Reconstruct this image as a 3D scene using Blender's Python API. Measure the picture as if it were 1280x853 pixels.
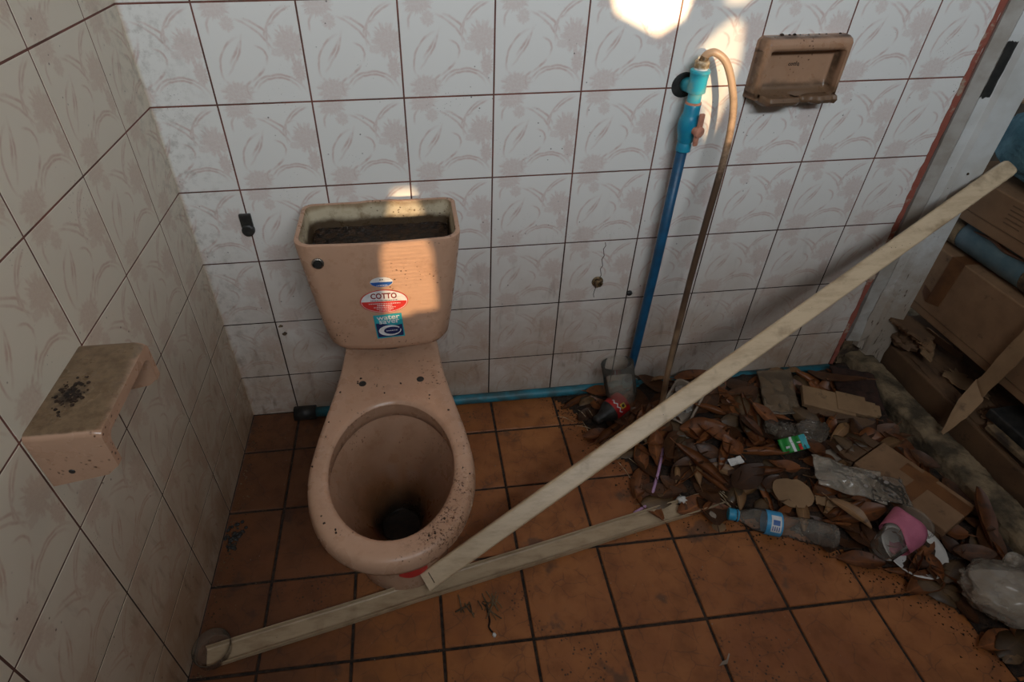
import bpy, bmesh, math, random
from mathutils import Vector, Matrix, noise, geometry
random.seed(7)
SC = bpy.context.scene
COL = SC.collection
PI = math.pi
for _o in list(bpy.data.objects): bpy.data.objects.remove(_o)

# ------------------------------------------------------------------ camera
cam = bpy.data.cameras.new('camera'); camo = bpy.data.objects.new('camera', cam); COL.objects.link(camo)
CR = Vector((0.99380215, -0.11114513, -0.00201231)); CU = Vector((0.06886596, 0.60135172, 0.79601105)); CF = Vector((0.08726265, 0.79121607, -0.60527874))
camo.matrix_world = Matrix(((CR.x, CU.x, -CF.x, 0.55088), (CR.y, CU.y, -CF.y, -1.32221), (CR.z, CU.z, -CF.z, 1.38034), (0, 0, 0, 1)))
cam.sensor_width = 36; cam.sensor_fit = 'HORIZONTAL'; cam.lens = 734.22 * 36 / 1280
cam.shift_x = 46.65 / 1280; cam.shift_y = -44.41 / 1280; cam.clip_start = 0.02
SC.camera = camo

# ------------------------------------------------------------------ light
SC.view_settings.view_transform = 'Standard'; SC.view_settings.look = 'None'
SC.view_settings.gamma = 1; SC.view_settings.use_curve_mapping = False
SC.view_settings.exposure = 0.0
world = bpy.data.worlds.new('world'); SC.world = world; world.use_nodes = True
bg = world.node_tree.nodes['Background']; bg.inputs[0].default_value = (0.76, 0.87, 1.0, 1); bg.inputs[1].default_value = 0.5
SUN_EL = math.radians(13)
def lamp(name, kind, loc, rot, energy, color, **kw):
    l = bpy.data.lights.new(name, kind); l.energy = energy; l.color = color
    for k, v in kw.items(): setattr(l, k, v)
    o = bpy.data.objects.new(name, l); o.location = loc; o.rotation_euler = rot; COL.objects.link(o); return o
lamp('low_sun', 'SUN', (0.6, -5, 2.4), (PI / 2 - SUN_EL, 0, 0), 13.0, (1.0, 0.70, 0.40), angle=math.radians(0.75))
lamp('window_daylight', 'AREA', (1.0, -2.07, 2.12), (PI / 2 + 0.30, 0, 0), 51.0, (0.86, 0.94, 1.0), shape='RECTANGLE', size=1.15, size_y=0.36)

# ------------------------------------------------------------------ node helper
class G:
    def __init__(s, name):
        s.mat = bpy.data.materials.new(name); s.mat.use_nodes = True
        s.t = s.mat.node_tree; s.b = s.t.nodes['Principled BSDF']; s.out = s.t.nodes['Material Output']
    def put(s, sock, v):
        if isinstance(v, bpy.types.NodeSocket): s.t.links.new(v, sock)
        elif sock.type == 'RGBA' and len(v) == 3: sock.default_value = (*v, 1)
        else: sock.default_value = v
    def m(s, op, a, b=None, c=None, clamp=False):
        n = s.t.nodes.new('ShaderNodeMath'); n.operation = op; n.use_clamp = clamp
        for i, v in enumerate((a, b, c)):
            if v is not None: s.put(n.inputs[i], v)
        return n.outputs[0]
    def v(s, op, a, b=None):
        n = s.t.nodes.new('ShaderNodeVectorMath'); n.operation = op; s.put(n.inputs[0], a)
        if b is not None: s.put(n.inputs[3 if op == 'SCALE' else 1], b)
        return n.outputs['Value'] if op in ('LENGTH', 'DISTANCE', 'DOT_PRODUCT') else n.outputs[0]
    def coord(s, k='Object'): return s.t.nodes.new('ShaderNodeTexCoord').outputs[k]
    def pos(s): return s.t.nodes.new('ShaderNodeNewGeometry').outputs['Position']
    def rnd(s): return s.t.nodes.new('ShaderNodeObjectInfo').outputs['Random']
    def xyz(s, v):
        n = s.t.nodes.new('ShaderNodeSeparateXYZ'); s.put(n.inputs[0], v); return n.outputs
    def noise(s, vec, scale, detail=3, rough=0.55, color=False):
        n = s.t.nodes.new('ShaderNodeTexNoise'); s.put(n.inputs['Vector'], vec)
        n.inputs['Scale'].default_value = scale; n.inputs['Detail'].default_value = detail; n.inputs['Roughness'].default_value = rough
        return n.outputs['Color' if color else 'Fac']
    def vor(s, vec, scale, feat='F1', rand=1.0):
        n = s.t.nodes.new('ShaderNodeTexVoronoi'); n.feature = feat; s.put(n.inputs['Vector'], vec)
        n.inputs['Scale'].default_value = scale; n.inputs['Randomness'].default_value = rand
        return n.outputs['Distance']
    def mr(s, x, a, b, c=0.0, d=1.0, smooth=True):
        n = s.t.nodes.new('ShaderNodeMapRange'); n.interpolation_type = 'SMOOTHSTEP' if smooth else 'LINEAR'
        for i, v in enumerate((x, a, b, c, d)): s.put(n.inputs[i], v)
        return n.outputs[0]
    def mix(s, f, a, b):
        n = s.t.nodes.new('ShaderNodeMix'); n.data_type = 'RGBA'
        s.put(n.inputs[0], f); s.put(n.inputs[6], a); s.put(n.inputs[7], b); return n.outputs[2]
    def mul(s, a, b): return s.m('MULTIPLY', a, b)
    def add(s, a, b): return s.m('ADD', a, b)
    def bump(s, h, strength=0.3, dist=0.005):
        n = s.t.nodes.new('ShaderNodeBump'); n.inputs['Strength'].default_value = strength; n.inputs['Distance'].default_value = dist
        s.put(n.inputs['Height'], h); s.t.links.new(n.outputs[0], s.b.inputs['Normal'])
    def fin(s, col=None, rough=None, **kw):
        if col is not None: s.put(s.b.inputs['Base Color'], col)
        if rough is not None: s.put(s.b.inputs['Roughness'], rough)
        for k, v in kw.items(): s.put(s.b.inputs[k.replace('_', ' ')], v)
        return s.mat

def simple(name, c1, c2, scale=30, rough=0.6, bump=0.0, world_pos=False, detail=4, dist=0.003, metal=0.0, lo=0.35, hi=0.65):
    g = G(name); p = g.pos() if world_pos else g.coord()
    f = g.noise(p, scale, detail); c = g.mix(g.mr(f, lo, hi), c1, c2)
    if bump: g.bump(g.noise(p, scale * 2.5, 3), bump, dist)
    return g.fin(c, rough, Metallic=metal)

# ------------------------------------------------------------------ materials
def wall_tile_mat():
    g = G('glazed floral wall tile')
    uv = g.coord('UV'); P = g.pos()
    w = g.v('SCALE', g.v('SUBTRACT', g.noise(uv, 7, 2, color=True), (0.5, 0.5, 0.5)), 0.035)
    q = g.v('MULTIPLY', g.v('ADD', uv, w), (1, 1, 0))
    def pt(x, y): return Vector(((x - 137) / 497, 1 - y / 482))
    strokes = [((205, 350), (222, 240), (340, 150)), ((222, 348), (300, 245), (342, 152)), ((463, 205), (485, 95), (615, 12)),
               ((478, 135), (535, 62), (615, 20)), ((330, 78), (425, 140), (500, 258)), ((345, 75), (440, 115), (492, 205)),
               ((395, 200), (441, 235), (425, 300)), ((428, 292), (388, 342), (330, 375)), ((332, 372), (312, 402), (345, 455)),
               ((358, 388), (465, 338), (632, 458)), ((385, 388), (475, 352), (598, 440)), ((188, 145), (194, 90), (235, 40)), ((450, 180), (470, 120), (535, 95)), ((250, 300), (290, 230), (335, 165))]
    acc = None
    for a, b, c in strokes:
        a, b, c = pt(*a), pt(*b), pt(*c)
        d = 2 * (a.x * (b.y - c.y) + b.x * (c.y - a.y) + c.x * (a.y - b.y))
        ux = ((a.dot(a)) * (b.y - c.y) + (b.dot(b)) * (c.y - a.y) + (c.dot(c)) * (a.y - b.y)) / d
        uy = ((a.dot(a)) * (c.x - b.x) + (b.dot(b)) * (a.x - c.x) + (c.dot(c)) * (b.x - a.x)) / d
        r = (Vector((ux, uy)) - a).length; mid = b; Rm = max((a - b).length, (c - b).length)
        ds = g.m('ABSOLUTE', g.m('SUBTRACT', g.v('DISTANCE', q, (ux, uy, 0)), r))
        dm = g.v('DISTANCE', q, (mid.x, mid.y, 0))
        st = g.mul(g.mr(ds, 0.002, 0.020, 1.0, 0.0), g.mr(dm, Rm * 0.35, Rm, 1.0, 0.0))
        acc = st if acc is None else g.m('MAXIMUM', acc, st)
    jag0 = g.mul(g.m('SUBTRACT', g.noise(uv, 26, 2), 0.5), 0.45)
    blob = None
    for (x, y), rx, ry, a in [((568, 195), 72, 88, .75), ((595, 325), 34, 62, .8), ((258, 425), 85, 62, .7), ((240, 20), 80, 60, .7), ((285, 95), 36, 38, .6), ((500, 235), 30, 22, .5)]:
        c = pt(x, y)
        dv = g.v('SUBTRACT', q, (c.x, c.y, 0)); d = g.v('LENGTH', g.v('MULTIPLY', dv, (497 / rx, 482 / ry, 0)))
        jag = g.add(jag0, g.mul(g.m('SUBTRACT', g.noise(g.v('ADD', g.v('NORMALIZE', dv), (x, y, 0)), 4.5, 1), 0.5), 1.0))
        bl = g.mul(g.mr(g.add(d, jag), 0.70, 1.10, 1.0, 0.0), a)
        blob = bl if blob is None else g.m('MAXIMUM', blob, bl)
    blob = g.mul(blob, g.mr(g.noise(uv, 40, 2), 0.2, 0.7, 0.55, 1.0))
    pr = g.m('MAXIMUM', g.mul(g.mul(acc, g.mr(g.noise(uv, 9, 2), 0.35, 0.65, 0.45, 1.0)), 0.78), g.mul(blob, 0.72))
    col = g.mix(pr, (0.775, 0.765, 0.735), (0.58, 0.43, 0.395))
    x, y, z = g.xyz(P)[0], g.xyz(P)[1], g.xyz(P)[2]
    # limescale and soil splashed up from the floor, thickest in the bottom rows
    n1 = g.noise(P, 5, 5, 0.65); n2 = g.noise(g.v('MULTIPLY', P, (3, 3, 0.8)), 14, 4)
    low = g.mr(z, 0.0, 0.80, 1.0, 0.0)
    film = g.mul(low, g.mr(n1, 0.25, 0.7, 0.5, 1.0))
    col = g.mix(g.mul(film, 0.86), col, (0.33, 0.195, 0.105))
    drip = g.mul(g.mul(low, g.mr(n2, 0.55, 0.75)), 0.55)
    col = g.mix(drip, col, (0.16, 0.09, 0.05))
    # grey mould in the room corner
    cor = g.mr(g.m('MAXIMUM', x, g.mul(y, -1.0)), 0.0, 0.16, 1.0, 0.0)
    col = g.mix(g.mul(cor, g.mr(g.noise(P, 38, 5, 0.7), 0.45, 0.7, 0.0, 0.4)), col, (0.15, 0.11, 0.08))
    # specks and scratches
    sp = g.mr(g.vor(P, 46), 0.05, 0.11, 1.0, 0.0); spm = g.mr(g.noise(P, 6, 3), 0.5, 0.62)
    col = g.mix(g.mul(g.mul(sp, spm), 0.85), col, (0.07, 0.05, 0.04))
    fine = g.mr(g.vor(P, 150), 0.1, 0.2, 1.0, 0.0)
    col = g.mix(g.mul(g.mul(fine, g.mr(g.noise(P, 9, 3), 0.55, 0.68)), 0.5), col, (0.14, 0.1, 0.08))
    warm = g.mr(x, 0.0, 0.012, 1.0, 0.0)     # warm floor bounce painted into the left wall's tile colour
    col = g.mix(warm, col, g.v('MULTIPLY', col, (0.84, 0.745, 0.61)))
    rough = g.mr(g.add(film, g.noise(P, 30, 3)), 0.3, 1.4, 0.30, 0.75)
    g.bump(g.noise(P, 18, 3), 0.06, 0.003)
    return g.fin(col, rough)

def floor_tile_mat():
    g = G('terracotta floor tile'); P = g.pos()
    n = g.noise(P, 3.2, 5, 0.6); n2 = g.noise(P, 18, 4)
    col = g.mix(g.mr(n, 0.3, 0.7), (0.25, 0.079, 0.021), (0.375, 0.136, 0.038))
    col = g.mix(g.mul(g.mr(n2, 0.4, 0.75), 0.5), col, (0.12, 0.045, 0.018))
    pw = g.v('ADD', P, g.v('SCALE', g.noise(P, 20, 3, color=True), 0.03))
    cr = g.mr(g.vor(pw, 22, 'DISTANCE_TO_EDGE'), 0.0, 0.035, 1.0, 0.0)
    col = g.mix(g.mul(g.mul(cr, g.mr(n2, 0.35, 0.6)), 0.5), col, (0.10, 0.045, 0.025))
    st = g.mr(g.noise(P, 7, 4, 0.6), 0.60, 0.68)
    col = g.mix(g.mul(st, 0.7), col, (0.075, 0.042, 0.026))
    sp = g.mul(g.mr(g.vor(P, 90), 0.12, 0.28, 1.0, 0.0), g.mr(g.noise(P, 4.5, 4), 0.54, 0.64))
    col = g.mix(g.mul(sp, 0.85), col, (0.03, 0.018, 0.012))
    white = g.mr(g.vor(P, 75), 0.02, 0.06, 1.0, 0.0)
    col = g.mix(g.mul(g.mul(white, g.mr(g.noise(P, 11, 2), 0.56, 0.6)), 0.8), col, (0.5, 0.45, 0.4))
    # left of the toilet: its shade painted into the colour, with some grime
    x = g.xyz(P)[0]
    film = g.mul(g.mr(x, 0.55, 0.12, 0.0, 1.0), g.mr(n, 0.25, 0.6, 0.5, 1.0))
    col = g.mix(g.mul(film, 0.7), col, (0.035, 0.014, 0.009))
    g.bump(g.add(g.mul(n2, 0.5), g.mul(cr, -0.3)), 0.25, 0.003)
    return g.fin(col, g.mr(n2, 0.3, 0.7, 0.42, 0.75))

def ceramic_mat(name, base, dirt, stain=None, amount=0.5, scale=1.0):
    g = G(name); P = g.pos()
    col = g.mix(g.mr(g.noise(P, 4, 3), 0.3, 0.7), base, tuple(c * 0.86 for c in base))
    col = g.mix(g.mul(g.mr(g.noise(P, 28, 5, 0.7), 0.48, 0.75), amount), col, dirt)
    sp = g.mul(g.mr(g.vor(g.v('ADD', P, g.v('SCALE', g.noise(P, 60, 2, color=True), 0.01)), 105 * scale), 0.14, 0.26, 1.0, 0.0), g.mr(g.noise(P, 12, 3), 0.52, 0.62))
    col = g.mix(g.mul(sp, 0.9), col, (0.08, 0.035, 0.016))
    if stain: col = stain(g, P, col)
    g.bump(g.noise(P, 60, 3), 0.05, 0.002)
    return g.fin(col, g.mr(g.noise(P, 25, 3), 0.3, 0.7, 0.22, 0.5))

def rim_soil(g, P, col):
    # soil crumbs stuck on the front-right of the rim
    d = g.v('DISTANCE', P, (0.575, -0.655, 0.38))
    m = g.mr(d, 0.05, 0.13, 1.0, 0.0)
    s = g.mul(g.mr(g.noise(P, 190, 4, 0.65), 0.53, 0.60), g.mr(g.noise(P, 30, 2), 0.4, 0.55, 0.25, 1.0))
    col = g.mix(g.mul(m, 0.35), col, (0.24, 0.11, 0.05))
    return g.mix(g.mul(m, s), col, (0.075, 0.03, 0.013))
def bowl_stain(g, P, col):
    d = g.v('DISTANCE', P, (0.455, -0.505, 0.10))
    n = g.add(d, g.mul(g.m('SUBTRACT', g.noise(P, 12, 4), 0.5), 0.09))
    col = g.mix(g.mr(n, 0.09, 0.32, 0.97, 0.2), col, (0.13, 0.052, 0.019))
    col = g.mix(g.mr(n, 0.035, 0.125, 1.0, 0.0), col, (0.014, 0.009, 0.005))
    return col
def waterline(g, P, col):
    z = g.add(g.xyz(P)[2], g.mul(g.m('SUBTRACT', g.noise(P, 22, 4), 0.5), 0.025))
    col = g.mix(g.mr(z, 0.70, 0.682, 0.0, 0.95), col, (0.05, 0.026, 0.010))
    return g.mix(g.mul(g.mr(z, 0.712, 0.726), 0.75), col, (0.22, 0.13, 0.06))
def shelf_soil(g, P, col):
    nz = g.xyz(g.t.nodes.new('ShaderNodeNewGeometry').outputs['Normal'])[2]
    top = g.mr(g.add(nz, g.mul(g.m('SUBTRACT', g.noise(P, 40, 3), 0.5), 0.3)), 0.75, 0.95)
    c = g.mix(g.mr(g.noise(P, 60, 5, 0.7), 0.35, 0.7), (0.20, 0.135, 0.075), (0.10, 0.062, 0.03))
    dark = g.mr(g.v('DISTANCE', P, (0.035, -0.665, 0.765)), 0.008, 0.03, 1.0, 0.0)
    c = g.mix(g.mul(dark, g.mr(g.noise(P, 120, 3), 0.35, 0.55)), c, (0.012, 0.009, 0.006))
    return g.mix(g.mul(top, 0.92), col, c)
def dish_soil_shade(g, P, col):
    z = g.xyz(P)[2]
    f = g.mr(g.add(z, g.mul(g.m('SUBTRACT', g.noise(P, 35, 4), 0.5), 0.04)), 0.955, 0.975, 1.0, 0.0)
    col = g.mix(g.mul(f, 0.7), col, (0.075, 0.045, 0.022))
    y = g.xyz(P)[1]; st = g.mul(g.mul(g.mr(y, -0.037, -0.026), g.mr(y, -0.0085, -0.013)), g.mr(g.noise(P, 30, 3), 0.3, 0.6, 0.45, 0.95))  # recess walls darkened by depth: painted shade along with real grime
    col = g.mix(g.mul(st, g.mr(z, 0.955, 0.962)), col, (0.06, 0.032, 0.016))
    e = g.mr(g.m('ABSOLUTE', g.m('SUBTRACT', g.xyz(P)[0], 1.438)), 0.085, 0.1)
    return g.mix(g.mul(e, g.mr(g.noise(P, 30, 3), 0.4, 0.6, 0.0, 0.5)), col, (0.12, 0.06, 0.03))

PINK = (0.53, 0.32, 0.212); DIRT = (0.30, 0.15, 0.08)
M = {}
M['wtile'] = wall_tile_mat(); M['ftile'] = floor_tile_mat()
def grout_mat():
    g = G('reddish wall grout'); P = g.pos(); z = g.xyz(P)[2]
    c = g.mix(g.mr(g.noise(P, 12, 4), 0.35, 0.65), (0.20, 0.075, 0.055), (0.10, 0.045, 0.033))
    soil = g.mr(g.add(z, g.mul(g.m('SUBTRACT', g.noise(P, 9, 4), 0.5), 0.5)), 0.85, 0.35)
    return g.fin(g.mix(soil, c, (0.035, 0.018, 0.011)), 0.9)
M['wgrout'] = grout_mat()
M['fgrout'] = simple('black soiled floor grout', (0.012, 0.009, 0.007), (0.05, 0.03, 0.02), 90, 0.95, 0.5, world_pos=True)
M['plaster'] = simple('grey plaster', (0.30, 0.27, 0.23), (0.22, 0.19, 0.16), 6, 0.9, 0.2, world_pos=True)
M['oldwood'] = simple('smoke dark ceiling boards', (0.11, 0.08, 0.055), (0.06, 0.045, 0.03), 10, 0.9, 0.3, True)
M['pink'] = ceramic_mat('pink beige sanitary ceramic', PINK, DIRT, rim_soil, 0.4)
M['bowlin'] = ceramic_mat('stained bowl ceramic', PINK, DIRT, bowl_stain, 0.6)
M['tankin'] = ceramic_mat('limescaled tank interior', (0.60, 0.51, 0.36), (0.20, 0.13, 0.06), waterline, 0.8)
M['shelf'] = ceramic_mat('soiled ceramic holder', PINK, DIRT, shelf_soil, 0.35)
M['dish'] = ceramic_mat('soiled ceramic soap dish', (0.40, 0.235, 0.145), DIRT, dish_soil_shade, 0.6)
M['sludge'] = simple('wet dark sludge', (0.006, 0.004, 0.003), (0.05, 0.024, 0.010), 60, 0.2, 1.0, True, 5, 0.01)
M['drain'] = simple('black drain muck', (0.004, 0.003, 0.002), (0.02, 0.010, 0.005), 70, 0.6, 0.6, True)
M['black'] = simple('black rubber', (0.012, 0.012, 0.012), (0.03, 0.028, 0.025), 60, 0.5)
M['metal'] = simple('dull old metal', (0.35, 0.33, 0.3), (0.12, 0.10, 0.08), 80, 0.4, metal=0.9)
M['brass'] = simple('tarnished brass', (0.30, 0.2, 0.1), (0.06, 0.04, 0.025), 120, 0.5, 0.4, metal=0.6)
M['bluepipe'] = simple('blue water pipe plastic', (0.006, 0.085, 0.185), (0.008, 0.06, 0.13), 30, 0.45, detail=5)
M['cyan'] = simple('weathered cyan pipe fitting', (0.03, 0.42, 0.56), (0.16, 0.42, 0.44), 38, 0.4, 0.1, lo=.45, hi=.7)
M['tealpipe'] = simple('dusty teal floor pipe', (0.02, 0.19, 0.26), (0.035, 0.09, 0.10), 16, 0.5, world_pos=True)
M['bluegreen'] = simple('deep blue valve plastic', (0.008, 0.21, 0.36), (0.02, 0.28, 0.40), 30, 0.3)
M['salmon'] = simple('salmon valve handle', (0.60, 0.27, 0.18), (0.42, 0.19, 0.13), 60, 0.5)
M['thread'] = simple('cream thread tape', (0.60, 0.50, 0.36), (0.28, 0.18, 0.08), 90, 0.6, 0.3)
def hose_mat():
    g = G('grimy cream hose'); P = g.pos(); z = g.xyz(P)[2]
    f = g.mr(g.add(z, g.mul(g.m('SUBTRACT', g.noise(P, 16, 5, 0.7), 0.5), 0.6)), 0.98, 0.74)
    f2 = g.mr(g.add(z, g.mul(g.m('SUBTRACT', g.noise(P, 25, 4), 0.5), 0.5)), 0.5, 0.15)
    c = g.mix(f, (0.50, 0.34, 0.22), (0.085, 0.05, 0.03)); c = g.mix(f2, c, (0.26, 0.17, 0.10))
    return g.fin(c, 0.4)
M['hose'] = hose_mat()
def pvc_mat(name, a, b):
    g = G(name); P = g.coord()
    c = g.mix(g.mr(g.noise(g.v('MULTIPLY', P, (0.25, 1, 1)), 40, 5, 0.7), 0.4, 0.75), a, b)
    c = g.mix(g.mul(g.mr(g.noise(P, 14, 4), 0.55, 0.7), 0.5), c, (0.22, 0.14, 0.075))
    c = g.mix(g.mul(g.mr(g.vor(P, 60), 0.04, 0.09, 1, 0), g.mr(g.noise(P, 9), 0.5, 0.6)), c, (0.08, 0.05, 0.03))
    return g.fin(c, 0.42)
M['pvc'] = pvc_mat('yellowed white plastic strip', (0.62, 0.475, 0.31), (0.46, 0.33, 0.20))
M['pvc2'] = pvc_mat('dusty plastic channel', (0.46, 0.345, 0.22), (0.30, 0.205, 0.12))
def paint_mat():
    g = G('peeling white paint'); P = g.pos(); z = g.xyz(P)[2]
    c = g.mix(g.mr(g.noise(P, 8, 4), 0.35, 0.7), (0.64, 0.65, 0.64), (0.50, 0.49, 0.46))
    low = g.mr(g.add(z, g.mul(g.m('SUBTRACT', g.noise(P, 22, 5, 0.7), 0.5), 0.5)), 0.62, 0.2)
    c = g.mix(g.mul(low, 0.75), c, (0.27, 0.19, 0.12))
    bare = g.mr(g.add(g.noise(g.v('MULTIPLY', P, (3, 3, 0.6)), 30, 5, 0.65), g.mul(low, 0.10)), 0.70, 0.73)
    c = g.mix(bare, c, (0.10, 0.065, 0.04))
    sp = g.mul(g.mr(g.vor(P, 55), 0.04, 0.08, 1, 0), g.mr(g.noise(P, 9), 0.5, 0.58))
    c = g.mix(sp, c, (0.06, 0.03, 0.02)); g.bump(g.noise(P, 40, 3), 0.15, 0.002)
    return g.fin(c, 0.5)
M['paint'] = paint_mat()
M['edgeshade'] = simple('shaded grey jamb paint', (0.40, 0.38, 0.35), (0.30, 0.27, 0.23), 16, 0.7, 0.3, True, 5)  # shaded side of the white jamb, its shade painted as darker grey
M['redmortar'] = simple('flaking red paint', (0.27, 0.075, 0.05), (0.36, 0.27, 0.20), 38, 0.85, 0.6, True, 5, 0.005, lo=.54, hi=.66)
M['rot'] = simple('rotten wood', (0.19, 0.125, 0.065), (0.04, 0.025, 0.015), 22, 0.9, 0.8, True, 6, 0.01)
M['concrete'] = simple('mossy concrete sill', (0.23, 0.165, 0.095), (0.055, 0.04, 0.022), 16, 0.9, 0.8, True, 7, 0.012)
M['soil'] = simple('dark leaf soil', (0.014, 0.008, 0.005), (0.045, 0.022, 0.010), 40, 0.9, 1.0, True, 6, 0.012)
def card_mat(name, a, b):
    g = G(name); P = g.coord(); W = g.pos()
    c = g.mix(g.mr(g.noise(W, 9, 5, 0.6), 0.3, 0.7), a, b)
    fl = g.m('SINE', g.mul(g.xyz(P)[1], 1500.0)); c = g.mix(g.mul(g.mr(fl, -1, 1), 0.08), c, tuple(k * 0.6 for k in a))
    c = g.mix(g.mul(g.mr(g.noise(W, 20, 5, 0.7), 0.58, 0.7), 0.6), c, tuple(k * 0.35 for k in b))
    g.bump(g.noise(W, 60, 4), 0.2, 0.003)
    return g.fin(c, 0.8)
M['card'] = card_mat('brown cardboard', (0.25, 0.138, 0.068), (0.18, 0.095, 0.045))
M['card2'] = card_mat('wet dark cardboard', (0.14, 0.073, 0.033), (0.08, 0.042, 0.02))
M['card3'] = card_mat('pale dry cardboard', (0.30, 0.18, 0.09), (0.21, 0.122, 0.06))
M['tape'] = simple('brown packing tape', (0.17, 0.07, 0.025), (0.11, 0.045, 0.018), 20, 0.3)
M['bluefab'] = simple('faded blue fabric', (0.032, 0.09, 0.112), (0.08, 0.165, 0.19), 18, 0.9, 0.9, True, 5, 0.01)
M['tarp'] = simple('dark folded tarp', (0.03, 0.06, 0.075), (0.07, 0.10, 0.11), 14, 0.8, 0.6, True, 5, 0.008)
M['blueroll'] = simple('scuffed blue plastic sheet', (0.05, 0.10, 0.12), (0.12, 0.17, 0.18), 12, 0.55, 0.2, True, 5)
M['white'] = simple('white paper', (0.68, 0.66, 0.63), (0.52, 0.49, 0.45), 20, 0.7)
M['offwhite'] = simple('dirty foam white', (0.32, 0.26, 0.20), (0.21, 0.16, 0.12), 22, 0.7, 0.2)
M['grey'] = simple('grey tissue', (0.30, 0.265, 0.235), (0.19, 0.165, 0.14), 26, 0.8, 0.3)
M['pinkfoam'] = simple('pink cup sleeve', (0.55, 0.16, 0.24), (0.44, 0.12, 0.19), 26, 0.6)
M['lilac'] = simple('lilac straw plastic', (0.47, 0.28, 0.45), (0.40, 0.22, 0.38), 30, 0.4)
def flat(name, c, rough=0.45):
    g = G(name); p = g.coord()
    return g.fin(g.mix(g.mr(g.noise(p, 60, 3), 0.35, 0.75), c, tuple(k * 0.8 for k in c)), rough)
M['swhite'] = flat('sticker white', (0.72, 0.72, 0.72)); M['sred'] = flat('sticker red', (0.62, 0.035, 0.03)); M['sblue'] = flat('sticker blue', (0.02, 0.10, 0.36))
M['snavy'] = flat('sticker navy', (0.008, 0.02, 0.10)); M['steal'] = flat('sticker teal', (0.02, 0.36, 0.42)); M['sdark'] = flat('print brown red', (0.22, 0.02, 0.02))
M['yellow'] = flat('label yellow', (0.62, 0.45, 0.04)); M['green'] = flat('wrapper green', (0.02, 0.26, 0.04)); M['lred'] = flat('label red', (0.42, 0.012, 0.012))
M['capblue'] = flat('bottle cap blue', (0.03, 0.30, 0.50)); M['lblue'] = flat('label light blue', (0.05, 0.32, 0.60)); M['ink'] = flat('black ink', (0.015, 0.012, 0.01))
def film_mat(name, tint, haze, hazecol, ior=1.5, rough=0.08):
    g = G(name); t = g.t; t.nodes.remove(g.b)
    tr = t.nodes.new('ShaderNodeBsdfTransparent'); tr.inputs[0].default_value = (*tint, 1)
    gl = t.nodes.new('ShaderNodeBsdfGlossy'); gl.inputs['Roughness'].default_value = rough
    df = t.nodes.new('ShaderNodeBsdfDiffuse'); P = g.coord()
    t.links.new(g.mix(g.mr(g.noise(P, 35, 4), 0.35, 0.7), hazecol, tuple(k * 0.72 for k in hazecol)), df.inputs[0])
    fr = t.nodes.new('ShaderNodeFresnel'); fr.inputs[0].default_value = ior
    m1 = t.nodes.new('ShaderNodeMixShader'); t.links.new(g.mr(g.noise(P, 14, 3), 0.3, 0.7, haze * .65, haze), m1.inputs[0])
    t.links.new(tr.outputs[0], m1.inputs[1]); t.links.new(df.outputs[0], m1.inputs[2])
    m2 = t.nodes.new('ShaderNodeMixShader'); t.links.new(fr.outputs[0], m2.inputs[0])
    t.links.new(m1.outputs[0], m2.inputs[1]); t.links.new(gl.outputs[0], m2.inputs[2])
    t.links.new(m2.outputs[0], g.out.inputs[0]); return g.mat
M['pet'] = film_mat('clear bottle plastic', (0.97, 0.97, 0.96), 0.16, (0.6, 0.54, 0.46), 1.16)
M['petdusty'] = film_mat('dusty clear plastic', (0.88, 0.87, 0.84), 0.22, (0.40, 0.33, 0.26), 1.16)
M['film'] = film_mat('clear crinkled film', (0.85, 0.83, 0.80), 0.16, (0.55, 0.46, 0.36), 1.45, 0.07)
M['pouchfilm'] = film_mat('brownish pouch film', (0.85, 0.80, 0.72), 0.34, (0.40, 0.29, 0.19), 1.4, 0.15)
M['milky'] = film_mat('milky plastic bag', (0.85, 0.82, 0.77), 0.42, (0.66, 0.57, 0.46), 1.42, 0.18)
def leaf_mat(name, a, b):
    g = G(name); P = g.coord(); r = g.rnd()
    uv = g.xyz(g.coord('UV'))
    c = g.mix(g.mr(g.noise(P, 30, 4), 0.3, 0.7), a, b)
    vein = g.mr(g.m('ABSOLUTE', g.m('SUBTRACT', uv[1], 0.5)), 0.015, 0.05, 1, 0)
    c = g.mix(g.mul(vein, 0.5), c, tuple(k * 1.6 for k in a))
    c = g.mix(g.mul(r, 0.65), c, tuple(k * 0.32 for k in b))
    c = g.mix(g.mul(g.mr(g.noise(P, 60, 3), 0.6, 0.7), 0.6), c, (0.03, 0.015, 0.008))
    g.bump(g.noise(P, 90, 3), 0.3, 0.002)
    return g.fin(c, 0.5)
LEAFM = [leaf_mat('rust brown leaf', (0.25, 0.085, 0.024), (0.15, 0.048, 0.015)), leaf_mat('dark umber leaf', (0.11, 0.042, 0.014), (0.062, 0.024, 0.009)),
         leaf_mat('dull olive brown leaf', (0.14, 0.078, 0.032), (0.085, 0.048, 0.021)), leaf_mat('tan dry leaf', (0.29, 0.155, 0.065), (0.18, 0.092, 0.038))]

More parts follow.
